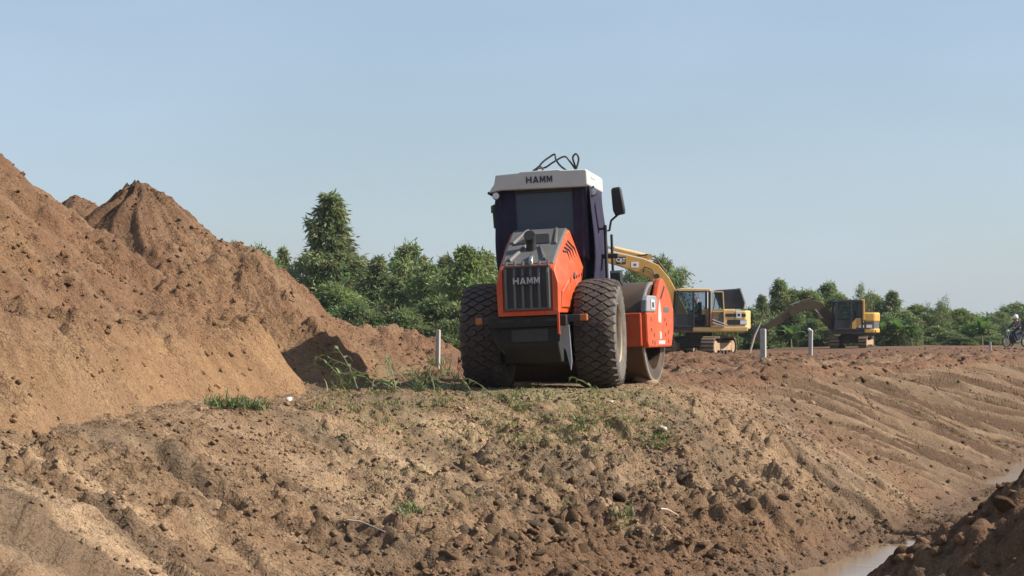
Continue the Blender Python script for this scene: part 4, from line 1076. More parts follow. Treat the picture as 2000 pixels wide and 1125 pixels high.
# --- large yellow excavator
XB, YB, ZB = 8.50, 98.0, -.25
ZB = gz(XB, YB)
exc, U = excavator((XB, YB, ZB), R(-24), R(184), True)
tag(exc, 'large yellow crawler excavator with open cab door and raised arched boom', 'excavator')
def bx(name, mat_, x0, x1, y0, y1, z0, z1, bevel=.03, parent=None):
    return MB().box(x0, x1, y0, y1, z0, z1).build(name, mat_, parent or exc, bevel=bevel, xf=U)
bx('upper_frame', 'yellow_paint', -1.9, 1.05, -1.22, 1.22, 1.08, 1.30)
bx('side_sill', 'cream_yellow', -2.05, .45, 1.12, 1.26, 1.12, 1.34, .04)
bx('front_deck', 'track_steel', .45, 1.30, .30, 1.24, 1.10, 1.30)
cwt = MB().prism([(-1.45, -1.24), (-1.45, 1.24), (-1.95, 1.24), (-2.22, .95), (-2.32, .3), (-2.32, -.3), (-2.22, -.95), (-1.95, -1.24)], 'z', 1.22, 2.06).build('counterweight', 'cream_yellow', exc, bevel=.06, xf=U)
eb = bx('engine_bay', 'cream_yellow', -1.47, -.25, -1.22, 1.20, 1.30, 2.12)
bx('side_door', 'cream_yellow', -1.44, -.92, 1.195, 1.225, 1.36, 2.06, .01, eb)
bx('vent_panel', 'black_panel', -1.95, -1.02, 1.238, 1.250, 1.78, 1.92, 0, cwt)
bx('vent_panel', 'black_panel', -2.0, -1.10, 1.240, 1.252, 1.42, 1.64, 0, cwt)
bx('sticker', 'white_paint', -1.75, -1.52, 1.250, 1.258, 1.72, 2.02, 0, cwt)
bx('sticker_mark', 'letter_dark', -1.69, -1.58, 1.258, 1.262, 1.80, 1.92, 0, cwt)
bx('sticker', 'white_paint', -2.0, -1.70, 1.252, 1.260, 1.44, 1.62, 0, cwt)
# engine cover propped open above the counterweight
MB().prism([(-.62, 2.98), (-1.72, 3.06), (-1.94, 2.42), (-1.88, 2.14), (-.98, 2.14), (-.86, 2.30)], 'y', .25, 1.15).build('engine_cover', 'black_panel', exc, bevel=.06, xf=U)
MB().prism([(-1.74, 3.09), (-1.98, 2.42), (-1.92, 2.12), (-1.86, 2.12), (-1.90, 2.42), (-1.68, 3.04)], 'y', .2, 1.2).build('cover_rim', 'roof_paint', exc, bevel=.01, xf=U)
for x in (-.55, -.8): MB().tube([(x, .8, 2.1), (x-.12, .8, 2.95)], .02, 6).build('cover_prop', 'black_metal', exc, xf=U)
# cab
cb = MB()
x0, x1, y0, y1, z0, z1 = -.30, 1.26, .30, 1.22, 1.30, 2.98
for x, yy in ((x0, y0), (x0, y1), (x1-.02, y0), (x1-.02, y1), (.42, y1)): cb.bar((x, yy, z0), (x - (.12 if x > 1 else 0), yy, z1), .09, .09)
for yy in (y0, y1): cb.bar((x0, yy, z0+.03), (x1, yy, z0+.03), .08, .08); cb.bar((x0, yy, z1-.04), (x1-.12, yy, z1-.04), .08, .08)
cab2 = cb.build('cab', 'black_panel', exc, bevel=.012, xf=U)
MB().prism([(x0-.06, 2.92), (x0-.04, 3.04), (1.02, 3.06), (1.16, 2.98), (1.16, 2.92)], 'y', y0-.05, y1+.05).build('cab_roof', 'cream_yellow', cab2, bevel=.03, xf=U)
bx('cab_wall', 'black_panel', x0, 1.2, y0-.02, y0+.02, 1.3, 1.9, .0, cab2)
bx('cab_wall', 'black_panel', x0-.02, x0+.02, y0, y1, 1.3, 2.0, .0, cab2)
bx('cab_skirt', 'black_panel', .46, 1.22, y1-.02, y1+.015, 1.3, 1.92, .0, cab2)
bx('side_glass', 'cab_glass', .47, 1.16, y1-.01, y1+.0, 1.93, 2.9, 0, cab2)
bx('far_glass', 'cab_glass', x0+.05, 1.15, y0-.01, y0+.0, 1.92, 2.9, 0, cab2)
MB().prism([(1.24, 1.35), (1.12, 2.92), (1.13, 2.92), (1.25, 1.35)], 'y', y0+.05, y1-.05).build('front_glass', 'cab_glass', cab2, xf=U)
bx('seat_back', 'seat_black', .0, .14, .5, .98, 1.75, 2.45, .04, cab2)
bx('seat_cushion', 'seat_black', .0, .55, .5, .98, 1.58, 1.74, .04, cab2)
# door folded back against the engine bay
dr = MB()
dx0, dx1, dz0, dz1 = -.98, -.36, 1.34, 2.90
for a, c in (((dx0, dz0), (dx1, dz0)), ((dx1, dz0), (dx1, dz1)), ((dx1, dz1), (dx0+.08, dz1)), ((dx0+.08, dz1), (dx0, dz0)), ((dx0, 2.02), (dx1, 2.02))):
    dr.bar((a[0], 1.30, a[1]), (c[0], 1.30, c[1]), .05, .08, up=(0, 1, 0))
door = dr.build('cab_door', 'cream_yellow', exc, bevel=.01, xf=U)
bx('door_glass', 'cab_glass', dx0+.06, dx1, 1.295, 1.303, 2.05, 2.86, 0, door)
bx('door_glass', 'cab_glass', dx0+.04, dx1, 1.295, 1.303, 1.40, 1.98, 0, door)
MB().bar((-.42, 1.34, 1.95), (-.34, 1.34, 1.36), .04, .07, up=(0, 1, 0)).build('door_edge', 'red_paint', door, xf=U)
MB().bar((-.42, 1.35, 1.66), (-1.12, 1.35, 1.40), .03, .05, up=(0, 1, 0)).build('door_rail', 'white_paint', door, xf=U)
MB().bar((-.42, 1.35, 1.52), (-1.0, 1.35, 1.36), .03, .04, up=(0, 1, 0)).build('door_rail', 'white_paint', door, xf=U)
# boom, stick, bucket
BY = -.15
boomp = ribbon([(.50, 1.55), (1.05, 2.45), (1.60, 3.35), (2.05, 3.85), (2.60, 4.10), (3.6, 4.38), (5.05, 4.68)], [.38, .52, .66, .72, .68, .56, .38])
boom = MB().prism(boomp, 'y', BY-.22, BY+.22).build('boom', 'yellow_paint', exc, bevel=.03, xf=U)
for k in (-1, 1):
    a, b_ = Vector((.95, BY+k*.34, 1.45)), Vector((1.95, BY+k*.34, 3.62)); m = a+(b_-a)*.55
    c = MB().tube([a, m], .085, 12).build('boom_cylinder', 'cream_yellow', exc, smooth=50, xf=U)
    MB().tube([m, b_], .05, 10).build('piston_rod', 'chrome', c, smooth=50, xf=U)
    MB().lathe([(.0001, -.05), (.12, -.05), (.12, .05), (.0001, .05)], 'y', b_, 14).build('pin', 'black_metal', c, xf=U)
a, b_ = Vector((2.25, BY, 4.52)), Vector((4.85, BY, 5.12)); m = a+(b_-a)*.62
c = MB().tube([a, m], .11, 12).build('stick_cylinder', 'cream_yellow', exc, smooth=50, xf=U)
MB().tube([m, b_], .06, 10).build('piston_rod', 'chrome', c, smooth=50, xf=U)
MB().lathe([(.0001, -.16), (.13, -.16), (.13, .16), (.0001, .16)], 'y', a, 14).build('pin', 'yellow_paint', c, xf=U)
MB().tube([(1.1, BY+.1, 2.9), (1.45, BY+.1, 3.75), (1.95, BY+.1, 4.48), (2.35, BY+.1, 4.62), (2.8, BY+.1, 4.55)], .035, 8).build('hydraulic_hose', 'black_metal', boom, smooth=50, xf=U)
MB().tube([(1.0, BY-.1, 2.8), (1.4, BY-.1, 3.7), (1.9, BY-.1, 4.36), (3.0, BY-.1, 4.66)], .03, 8).build('hydraulic_hose', 'black_metal', boom, smooth=50, xf=U)
MB().tube([(2.0, BY+.25, 3.6), (2.15, BY+.26, 3.95), (2.5, BY+.26, 4.05), (2.55, BY+.25, 3.8)], .03, 8).build('hydraulic_hose', 'black_metal', boom, smooth=50, xf=U)
bx('badge', 'black_panel', 3.35, 3.80, BY+.222, BY+.228, 4.18, 4.52, 0, boom)
fx = U @ frame((3.575, BY+.232, 4.355), (-1, 0, 0), (0, 0, 1))
text_mesh('lettering', 'CAT', 'white_paint', boom, fx, .24, .9, .003, .03)
MB().prism([(3.50, 4.22), (3.65, 4.22), (3.575, 4.33)], 'y', BY+.234, BY+.240).build('badge_triangle', 'yellow_paint', boom, xf=U)
bx('sticker', 'white_paint', 2.75, 3.10, BY+.222, BY+.228, 4.02, 4.28, 0, boom)
bx('sticker_mark', 'red_paint', 2.86, 2.99, BY+.228, BY+.232, 4.10, 4.20, 0, boom)
stickp = ribbon([(4.80, 5.15), (5.05, 4.68), (5.25, 3.9), (5.45, 2.9), (5.55, 2.3)], [.24, .55, .52, .40, .28])
MB().prism(stickp, 'y', BY-.17, BY+.17).build('stick', 'yellow_paint', exc, bevel=.03, xf=U)
bk = MB()
q = [(5.55, 2.35), (5.85, 2.25), (5.95, 1.8), (5.72, 1.4), (5.25, 1.25), (5.05, 1.35), (5.3, 1.42), (5.6, 1.55), (5.78, 1.85), (5.55, 2.1)]
bkt = MB().prism(q, 'y', BY-.5, BY+.5).build('bucket', 'track_steel', exc, bevel=.02, xf=U)
for k in (-1, 1): MB().prism([(5.55, 2.35), (5.85, 2.25), (5.95, 1.8), (5.72, 1.4), (5.25, 1.25)], 'y', BY+k*.5-.02, BY+k*.5+.02).build('bucket_cheek', 'track_steel', bkt, xf=U)
# green branches caught on the tracks are part of the clearing: leafy litter on the far side is built with the plants

# operator
Jop = dict(pelvis=(.26, 0, .06), waist=(.22, 0, .22), chest=(.22, 0, .44), neck=(.25, 0, .60), head=(.28, 0, .72), crown=(.27, 0, .80),
           shl=(.22, .19, .50), ell=(.34, .24, .26), wrl=(.56, .20, .26), hal=(.64, .19, .27), shr=(.22, -.19, .50), elr=(.34, -.24, .26), wrr=(.56, -.20, .26), har=(.64, -.19, .27),
           hil=(.30, .10, .04), knl=(.68, .14, .08), anl=(.74, .14, -.32), tol=(.88, .14, -.36), hir=(.30, -.10, .04), knr=(.68, -.14, .08), anr=(.74, -.14, -.32), tor=(.88, -.14, -.36))
wp = Matrix.Translation((XB, YB, ZB)) @ U @ Vector((-.05, .74, 1.76))
person('person', wp, R(184), Jop, 'shirt_green', 'cloth_grey', 'seated operator in a green shirt and white cap in the excavator cab', 'cap')

# --- small dusty excavator
XS, YS = 18.5, 117.0
ZS = gz(XS, YS)
sm, U = excavator((XS, YS, ZS), R(-20), R(183), False)
tag(sm, 'small dusty yellow excavator with lowered boom standing before the bushes', 'excavator')
def bs(name, mat_, x0, x1, y0, y1, z0, z1, bevel=.02, parent=None):
    return MB().box(x0, x1, y0, y1, z0, z1).build(name, mat_, parent or sm, bevel=bevel, xf=U)
bs('upper_frame', 'track_steel', -1.1, 1.15, -1.05, 1.05, .74, .98)
MB().prism([(-.45, -1.1), (-.45, 1.1), (-1.0, 1.1), (-1.35, .8), (-1.46, .3), (-1.46, -.3), (-1.35, -.8), (-1.0, -1.1)], 'z', 1.42, 1.92).build('engine_hood', 'yellow_paint', sm, bevel=.08, xf=U, seg=3)
cw = MB().prism([(-.45, -1.08), (-.45, 1.08), (-1.0, 1.08), (-1.35, .78), (-1.44, .3), (-1.44, -.3), (-1.35, -.78), (-1.0, -1.08)], 'z', .82, 1.06).build('counterweight', 'yellow_paint', sm, bevel=.06, xf=U, seg=3)
MB().prism([(-.45, -1.06), (-.45, 1.06), (-.98, 1.06), (-1.32, .77), (-1.40, .3), (-1.40, -.3), (-1.32, -.77), (-.98, -1.06)], 'z', 1.04, 1.44).build('vent_band', 'grey_panel', sm, bevel=.02, xf=U)
MB().prism([(.10, 1.0), (-.42, 1.38), (-.42, 1.62), (.0, 1.62), (.35, 1.25), (.35, 1.0)], 'y', 1.02, 1.10).build('side_fender', 'yellow_paint', sm, bevel=.02, xf=U)
bs('sticker', 'white_paint', -.42, -.12, 1.085, 1.10, 1.10, 1.26, 0); bs('sticker', 'white_paint', -.86, -.56, 1.07, 1.10, 1.10, 1.26, 0)
cb = MB(); x0, x1, y0, y1, z0, z1 = -.32, 1.18, .12, 1.08, .98, 2.56
for x, yy in ((x0, y0), (x0, y1), (x1-.02, y0), (x1-.02, y1), (.28, y1)): cb.bar((x, yy, z0), (x - (.1 if x > 1 else 0), yy, z1), .10, .10)
for yy in (y0, y1):
    for zz in (z0+.03, z1-.04): cb.bar((x0, yy, zz), (x1-.08, yy, zz), .09, .09)
cab3 = cb.build('cab', 'black_panel', sm, bevel=.012, xf=U)
MB().prism([(x0-.02, 2.50), (x0, 2.62), (1.0, 2.60), (1.12, 2.50)], 'y', y0-.04, y1+.04).build('cab_roof', 'black_panel', cab3, bevel=.02, xf=U)
MB().prism([(x0-.16, 1.5), (x0-.14, 2.64), (x0+.05, 2.62), (x0+.03, 1.5)], 'y', y0-.03, y1+.05).build('cab_pillar', 'yellow_paint', cab3, bevel=.03, xf=U)
bs('cab_wall', 'black_panel', .28, 1.16, y1-.02, y1+.01, .98, 1.50, 0, cab3); bs('cab_wall', 'black_panel', x0, 1.15, y0-.01, y0+.02, .98, 1.6, 0, cab3)
bs('cab_wall', 'seat_black', x0, .25, y1-.03, y1+.0, .98, 1.35, 0, cab3)
bs('side_glass', 'cab_glass', .33, 1.08, y1-.01, y1, 1.52, 2.48, 0, cab3); bs('side_glass', 'cab_glass', x0+.05, .23, y1-.01, y1, 1.52, 2.48, 0, cab3)
bs('far_glass', 'cab_glass', x0+.05, 1.08, y0-.01, y0, 1.60, 2.48, 0, cab3)
bs('seat_back', 'seat_black', -.15, 0, .4, .85, 1.3, 2.0, .03, cab3)
MB().tube([(-.62, .7, 1.9), (-.62, .7, 2.05), (-.72, .7, 2.12)], .045, 8).build('exhaust_pipe', 'black_metal', sm, xf=U)
BY = -.1
bp_ = ribbon([(.95, 1.10), (1.35, 1.75), (1.85, 2.22), (2.35, 2.36), (2.9, 2.18), (3.45, 1.85)], [.30, .52, .64, .56, .44, .30])
bm_ = MB().prism(bp_, 'y', BY-.16, BY+.16).build('boom', 'yellow_dusty_shaded', sm, bevel=.025, xf=U)
for k in (-1, 1):
    a, b_ = Vector((1.1, BY+k*.24, 1.02)), Vector((2.05, BY+k*.24, 2.1)); m = a+(b_-a)*.55
    c = MB().tube([a, m], .06, 10).build('boom_cylinder', 'yellow_dusty_shaded', sm, smooth=50, xf=U); MB().tube([m, b_], .035, 8).build('piston_rod', 'chrome', c, xf=U)
a, b_ = Vector((2.1, BY, 2.72)), Vector((3.35, BY, 2.35)); m = a+(b_-a)*.6
c = MB().tube([a, m], .07, 10).build('stick_cylinder', 'yellow_dusty_shaded', sm, smooth=50, xf=U); MB().tube([m, b_], .04, 8).build('piston_rod', 'chrome', c, xf=U)
MB().prism(ribbon([(3.25, 2.32), (3.5, 1.85), (4.1, 1.45), (4.85, 1.05)], [.22, .46, .40, .24]), 'y', BY-.12, BY+.12).build('stick', 'yellow_dusty_shaded', sm, bevel=.02, xf=U)
q = [(4.75, 1.20), (5.10, 1.28), (5.42, 1.02), (5.38, .62), (5.05, .36), (4.70, .40), (5.0, .48), (5.24, .66), (5.27, .96), (5.05, 1.12)]
bkt = MB().prism(q, 'y', BY-.36, BY+.36).build('bucket', 'track_steel', sm, bevel=.02, xf=U)
for k in (-1, 1): MB().prism([(4.75, 1.20), (5.10, 1.28), (5.42, 1.02), (5.38, .62), (5.05, .36), (4.70, .40)], 'y', BY+k*.36-.02, BY+k*.36+.02).build('bucket_cheek', 'track_steel', bkt, xf=U)

# ------------------------------------------------------------------ motorcycle and rider at the far end of the road (x forward)
XR, YR = 26.95, 115.0; ZR = gz(XR, YR)
HD = R(205)
mc = empty('motorcycle', (XR, YR, ZR), HD)
tag(mc, 'dark small motorcycle standing on the dirt road by the bushes', 'motorcycle')
for x in (-.62, .62):
    w = MB().lathe([(.21, -.03), (.25, -.045), (.285, -.03), (.295, 0), (.285, .03), (.25, .045), (.21, .03)], 'y', (x, 0, .295), 28, closed=True).build('wheel', 'rubber', mc, smooth=50)
    MB().lathe([(.20, -.02), (.225, -.02), (.225, .02), (.20, .02)], 'y', (x, 0, .295), 28, closed=True).build('rim', 'chrome', w)
    sp = MB()
    for k in range(10): a = math.pi*2*k/10; sp.tube([(x, 0, .295), (x+.2*math.cos(a), 0, .295+.2*math.sin(a))], .006, 5)
    sp.build('spokes', 'chrome', w)
MB().prism([(-.35, .62), (-.55, .72), (-.62, .80), (-.1, .78), (.05, .62), (.28, .55), (.42, .85), (.50, .86), (.42, .50), (.28, .32), (-.05, .30), (-.2, .42)], 'y', -.11, .11).build('body_panel', 'cloth_navy', mc, bevel=.03)
MB().prism([(-.66, .76), (-.60, .84), (-.15, .81), (.06, .74), (.02, .70), (-.3, .72)], 'y', -.12, .12).build('saddle', 'seat_black', mc, bevel=.03)
MB().box(-.15, .18, -.13, .13, .20, .42).build('engine', 'track_steel', mc, bevel=.04)
b = MB()
for s in (-1, 1): b.tube([(.62, s*.07, .30), (.46, s*.07, .88)], .022, 8)
b.build('fork', 'chrome', mc)
MB().tube([(.34, .33, .98), (.42, .18, 1.0), (.45, 0, .95), (.42, -.18, 1.0), (.34, -.33, .98)], .014, 8).build('handlebar', 'black_metal', mc)
MB().lathe([(.0001, .10), (.085, .09), (.09, .02), (.05, -.05), (.0001, -.06)], 'x', (.48, 0, .86), 18).build('headlamp', 'lamp_glass', mc, smooth=50)
MB().prism([(.30, .60), (.62, .64), (.92, .42), (.95, .36), (.62, .58), (.34, .54)], 'y', -.06, .06).build('front_mudguard', 'cloth_navy', mc, bevel=.01)
MB().tube([(0, -.13, .26), (-.4, -.16, .26), (-.75, -.17, .36)], [.02, .04, .045], 10).build('exhaust_pipe', 'chrome', mc)
for s in (-1, 1): MB().tube([(.40, s*.22, 1.0), (.40, s*.26, 1.16)], .006, 5).build('mirror_stem', 'black_metal', mc); MB().lathe([(.0001, -.01), (.05, -.01), (.05, .01), (.0001, .01)], 'x', (.40, s*.27, 1.2), 14).build('mirror', 'black_metal', mc)
Jr = dict(pelvis=(-.18, 0, .90), waist=(-.15, 0, 1.06), chest=(-.08, 0, 1.28), neck=(-.03, 0, 1.44), head=(.02, 0, 1.56), crown=(.01, 0, 1.64),
          shl=(-.07, .19, 1.35), ell=(.10, .27, 1.14), wrl=(.30, .29, 1.02), hal=(.37, .29, 1.01), shr=(-.07, -.19, 1.35), elr=(.10, -.27, 1.14), wrr=(.30, -.29, 1.02), har=(.37, -.29, 1.01),
          hil=(-.14, .11, .87), knl=(.24, .20, .72), anl=(.02, .22, .33), tol=(.17, .22, .29), hir=(-.14, -.11, .87), knr=(.24, -.20, .72), anr=(.0, -.26, .12), tor=(.15, -.27, .05))
person('person', (XR, YR, ZR), HD, Jr, 'cloth_navy', 'cloth_navy', 'rider in dark clothes and a white helmet sitting on the motorcycle', 'helmet')

# ------------------------------------------------------------------ marker posts
def post(u, v0, v1, w, label, rag=False, grp=None):
    """v0 top row, v1 foot row in the photo; the foot stands on the ground"""
    g = ray_hit(u, v1); h = (v1-v0)*g.y/FPX; hw = w*.78*g.y/FPX/2
    b = MB().box(-hw, hw, -hw, hw, -.4, h*.985)
    b.loft([[(-hw, -hw, h*.985), (hw, -hw, h*.985), (hw, hw, h*.985), (-hw, hw, h*.985)], [(-hw*.9, -hw*.9, h), (hw*.9, -hw*.9, h+.012), (hw*.9, hw*.9, h), (-hw*.9, hw*.9, h-.006)]])
    o = b.build('concrete_post', 'concrete', None, bevel=.012)
    o.location = g; o.rotation_euler = (R(random.uniform(-1, 1)), R(random.uniform(-1, 1)), R(-22))
    tag(o, label, 'post', grp)
    if rag:
        v = clod_shape(ICO2, 5)*hw*1.15*(1+.25*np.sin(ICO2[:, :1]*9+ICO2[:, 2:]*7)); v[:, 2] *= 1.1
        r = link('tied_rag', raw_mesh('tied_rag', v, ICOF2, 'white_rag', None, 'soil', True))
        r.location = Vector((g.x - hw*.7, g.y-.05, g.z+h-.02)); tag(r, 'pale rag tied round the top of a thin concrete post', 'rag')
    return o
post(1491, 644, 704, 13, 'thick grey concrete marker post standing by the haul road')
post(1583, 646, 692, 9, 'slim concrete marker post with a pale rag on its top', True)
post(1934, 659, 674, 5, 'short distant marker post near the motorcycle')
post(855, 650, 722, 10, 'grey concrete post at the foot of the mound left of the roller')

# ------------------------------------------------------------------ trees and bushes
def leaves(cent, dirs, L, W, jit, tintv, r_):
    """diamond leaves at cent pointing along dirs; returns co, faces, colours"""
    n = len(cent)
    up = r_.normal(size=(n, 3)); side = np.cross(dirs, up); side /= np.linalg.norm(side, axis=1)[:, None]+1e-9
    l = L*r_.uniform(.65, 1.35, n)[:, None]; w = W*r_.uniform(.7, 1.3, n)[:, None]
    p0 = cent; p2 = cent + dirs*l; nrm = np.cross(dirs, side)
    pm = cent + dirs*l*.45 + nrm*l*.08
    V = np.stack([p0, pm + side*w*.5, p2, pm - side*w*.5], 1).reshape(-1, 3)
    F = (np.arange(n)*4)[:, None] + np.array([[0, 1, 2, 3]])
    C = np.repeat(tintv, 4, 0)
    return V, F, C
def unit(v): return v/(np.linalg.norm(v, axis=1)[:, None]+1e-9)
def crown(seed, H, rad, z0, ncl, nleaf, L, W, droop, rc, prof):
    """leaf clumps spread through a volume: prof(t) -> radius factor at relative height t"""
    r_ = np.random.default_rng(seed)
    t = r_.uniform(0, 1, ncl)**.9; a = r_.uniform(0, 2*np.pi, ncl)
    lob = 1 + .45*np.sin(a*3+seed) * np.sin(t*11+seed) + .22*r_.normal(size=ncl)
    rr = rad*np.array([prof(q) for q in t])*lob*np.sqrt(r_.uniform(.12, 1, ncl))
    c = np.stack([rr*np.cos(a), rr*np.sin(a), z0 + (H-z0)*t], 1)
    cl = np.repeat(np.arange(ncl), nleaf); n = len(cl)
    sc = (.55+.6*np.array([prof(q) for q in t]))[cl][:, None]
    off = r_.normal(size=(n, 3))*np.array([1, 1, .75])*rc*sc
    cen = c[cl] + off
    cen[:, 2] = np.maximum(cen[:, 2], .05)
    out = unit(off + .5*np.stack([cen[:, 0], cen[:, 1], np.zeros(n)], 1)/max(rad, .1))
    d = unit(out + r_.normal(size=(n, 3))*.7 + np.array([.25, 0, -droop]))
    tint = (r_.uniform(.72, 1.3, ncl)[cl]*r_.uniform(.8, 1.22, n))[:, None]*np.array([[1, 1, 1]])
    tint = tint*(1 + r_.normal(0, .10, (ncl, 3))[cl]*np.array([1.2, .4, .8]))
    V, F, C = leaves(cen, d, L, W, 0, np.clip(tint, .3, 1.8), r_)
    return V, F, C, c
def limbs(seed, H, c, z0, r0, lean=0.0, nl=14):
    r_ = random.Random(seed); b = MB(); top = Vector((lean*H, 0, H*.93))
    P = [Vector((0, 0, -.3))] + [Vector((lean*H*k/6 + r_.uniform(-.05, .05)*H*.12, r_.uniform(-.05, .05)*H*.12, H*.93*k/6)) for k in range(1, 7)]
    b.tube(P, [r0*(1-.86*k/6) for k in range(7)], 8)
    idx = [r_.randrange(len(c)) for _ in range(nl)]
    for i in idx:
        e = Vector(c[i]); zz = max(z0*.7, e.z - .5*math.hypot(e.x, e.y) - .1*H); k = min(.95, zz/(H*.93)); s = Vector((lean*H*k, 0, max(.1, zz)))
        m = s.lerp(e, .5) + Vector((0, 0, .06*H*.3)); rr = r0*(1-.8*k)*.42
        b.tube([s, m, e], [rr, rr*.7, rr*.25], 5)
    return b
KINDS = {}
def kind(name, variants):
    KINDS[name] = variants
def make_variant(seed, H, rad, z0, ncl, nleaf, L, W, droop, rc, prof, leafm, barkm, r0, lean=0.0):
    V, F, C, c = crown(seed, H, rad, z0, ncl, nleaf, L, W, droop, rc, prof)
    if lean: V[:, 0] += lean*np.maximum(V[:, 2], 0); c[:, 0] += lean*c[:, 2]
    cm = raw_mesh('crown', V, F, leafm, C, 'leaf', False)
    tb = limbs(seed, H, c, z0, r0, lean)
    tm = bpy.data.meshes.new('trunk'); tm.from_pydata(tb.v, [], tb.f); tm.update(); tm.materials.append(M[barkm])
    tm.polygons.foreach_set('use_smooth', [True]*len(tm.polygons))
    return cm, tm, H, rad
cone = lambda t: (1-t)**.75*(.55+.45*min(1, t*5+.3)) + .06
tallp = lambda t: max(.07, (1-t)**.6*(1.05 if t < .35 else .62+.43*max(0, (.6-t)/.25) if t < .6 else .62))
ball = lambda t: math.sqrt(max(.03, 1-(2*t-.95)**2))
bush = lambda t: math.sqrt(max(.05, 1-t*t*.92))
KINDS['tall'] = [make_variant(11, 8.2, 2.1, .7, 260, 60, .34, .085, .8, .22, tallp, 'leaf_eucalypt', 'bark', .17, .0)]
KINDS['cone'] = [make_variant(20+i, 5.4, 1.25, .5, 115, 60, .32, .08, .7, .20, cone, 'leaf_eucalypt', 'bark_pale', .09, .02*(i-1)) for i in range(3)]
KINDS['round'] = [make_variant(30+i, 5.0, 1.45, .6, 140, 60, .30, .09, .45, .20, ball, 'leaf_broad', 'bark', .10, .03*(i-1)) for i in range(4)]
KINDS['sparse'] = [make_variant(40+i, 3.6, .75, .8, 34, 34, .20, .06, .2, .24, ball, 'leaf_eucalypt', 'bark', .05, .03*(i-1)) for i in range(2)]
KINDS['bush'] = [make_variant(50+i, 2.6, 1.4, .05, 150, 50, .28, .09, .25, .20, bush, 'leaf_bush', 'bark', .06) for i in range(4)]
def banana(seed, H):
    r_ = random.Random(seed); V, F, C = [], [], []
    for k in range(9):
        a = k*2.4 + r_.uniform(-.3, .3); tilt = r_.uniform(.25, 1.0); L = H*r_.uniform(.55, .8); W = H*.12; n = 8
        pts = []; p = Vector((0, 0, H*.38)); el = 1.45 - tilt*.35
        for i in range(n+1):
            pts.append(p.copy()); p = p + Vector((math.cos(a)*math.cos(el), math.sin(a)*math.cos(el), math.sin(el)))*(L/n); el -= tilt*.22
        side = Vector((-math.sin(a), math.cos(a), 0)); b0 = len(V)
        for i, q in enumerate(pts):
            w = W*math.sin(math.pi*min(1, .08+.9*i/n))**.6 * (1 if i < n else .1)
            V += [tuple(q+side*w+Vector((0, 0, .35*w))), tuple(q), tuple(q-side*w+Vector((0, 0, .35*w)))]
        t = r_.uniform(.75, 1.3); C += [(t, t, t)]*(3*(n+1))
        for i in range(n): F += [(b0+3*i, b0+3*i+1, b0+3*i+4, b0+3*i+3), (b0+3*i+1, b0+3*i+2, b0+3*i+5, b0+3*i+4)]
    cm = raw_mesh('crown', np.array(V), np.array(F), 'leaf_banana', np.array(C), 'leaf', True)
    b = MB().tube([(0, 0, -.2), (.02, 0, H*.2), (0, 0, H*.45)], [.13*H/3, .10*H/3, .05*H/3], 10)
    tm = bpy.data.meshes.new('trunk'); tm.from_pydata(b.v, [], b.f); tm.update(); tm.materials.append(M['banana_stem'])
    return cm, tm, H, H*.5
KINDS['banana'] = [banana(3, 3.0), banana(4, 3.0)]
def plant(kindname, name, u, vtop, y, wpx, label, group=None, cat='tree', var=None):
    """stands on the ground at distance y; height from the photo's top row, width from its pixel width"""
    vs = KINDS[kindname]; cm, tm, H, rad = vs[random.randrange(len(vs)) if var is None else var]
    x = (u-1000)/FPX*y; z = gz(x, y)-.05
    h = CAMZ + (VH-vtop)/FPX*y - z; w = wpx/FPX*y
    o = empty(name, (x, y, z), random.uniform(0, 6.28) if kindname != 'tall' else 0.4)
    o.scale = (w/(2*rad), w/(2*rad), h/H)
    c = link('crown', cm, o); t = link('trunk', tm, o)
    tag(o, label, cat, group)
    return o
plant('tall', 'tree', 645, 384, 112, 190, 'tall dark pointed tree rising high above the row behind the mound')
GL = 'bushy trees in the row behind the mound'
for u, v, y, w, k in ((452, 483, 119, 50, 'round'), (512, 489, 118, 76, 'round'), (556, 492, 120, 60, 'cone'), (602, 500, 115, 90, 'round'), (700, 530, 114, 90, 'round'), (738, 508, 110, 84, 'cone'),
                      (796, 482, 116, 88, 'round'), (840, 522, 112, 80, 'round'), (868, 505, 118, 66, 'cone'), (912, 492, 106, 104, 'round'), (950, 500, 112, 80, 'round'), (1010, 520, 112, 90, 'round'), (770, 545, 106, 80, 'cone'), (660, 560, 108, 120, 'round')):
    plant(k, 'tree', u, v, y, w, {'round': 'round crowned green tree in the row behind the mound and roller', 'cone': 'slender pale stemmed tree in the row behind the mound and roller'}[k], GL + (' (round)' if k == 'round' else ' (slender)'))
for u, v, y, w in ((590, 600, 105, 110), (690, 600, 104, 110), (730, 618, 102, 80), (790, 610, 102, 90), (850, 590, 103, 100), (905, 600, 102, 90), (880, 630, 99, 80), (820, 640, 100, 80), (750, 640, 100, 80)):
    plant('bush', 'bush', u, v, y, w, 'dense green bush under the trees left of the roller', 'bushes under the trees behind the mound', 'bush')
for u, v, w in ((1240, 520, 60), (1298, 508, 66), (1334, 530, 46), (1196, 560, 90)):
    plant('round' if w > 50 else 'sparse', 'tree', u, v, 136, w, 'leafy tree crown showing behind the raised excavator boom' if w > 50 else 'thin open tree between the excavator boom and its cab roof', 'trees behind the excavator boom' if w > 50 else None)
GR = 'trees of the far row behind the small excavator'
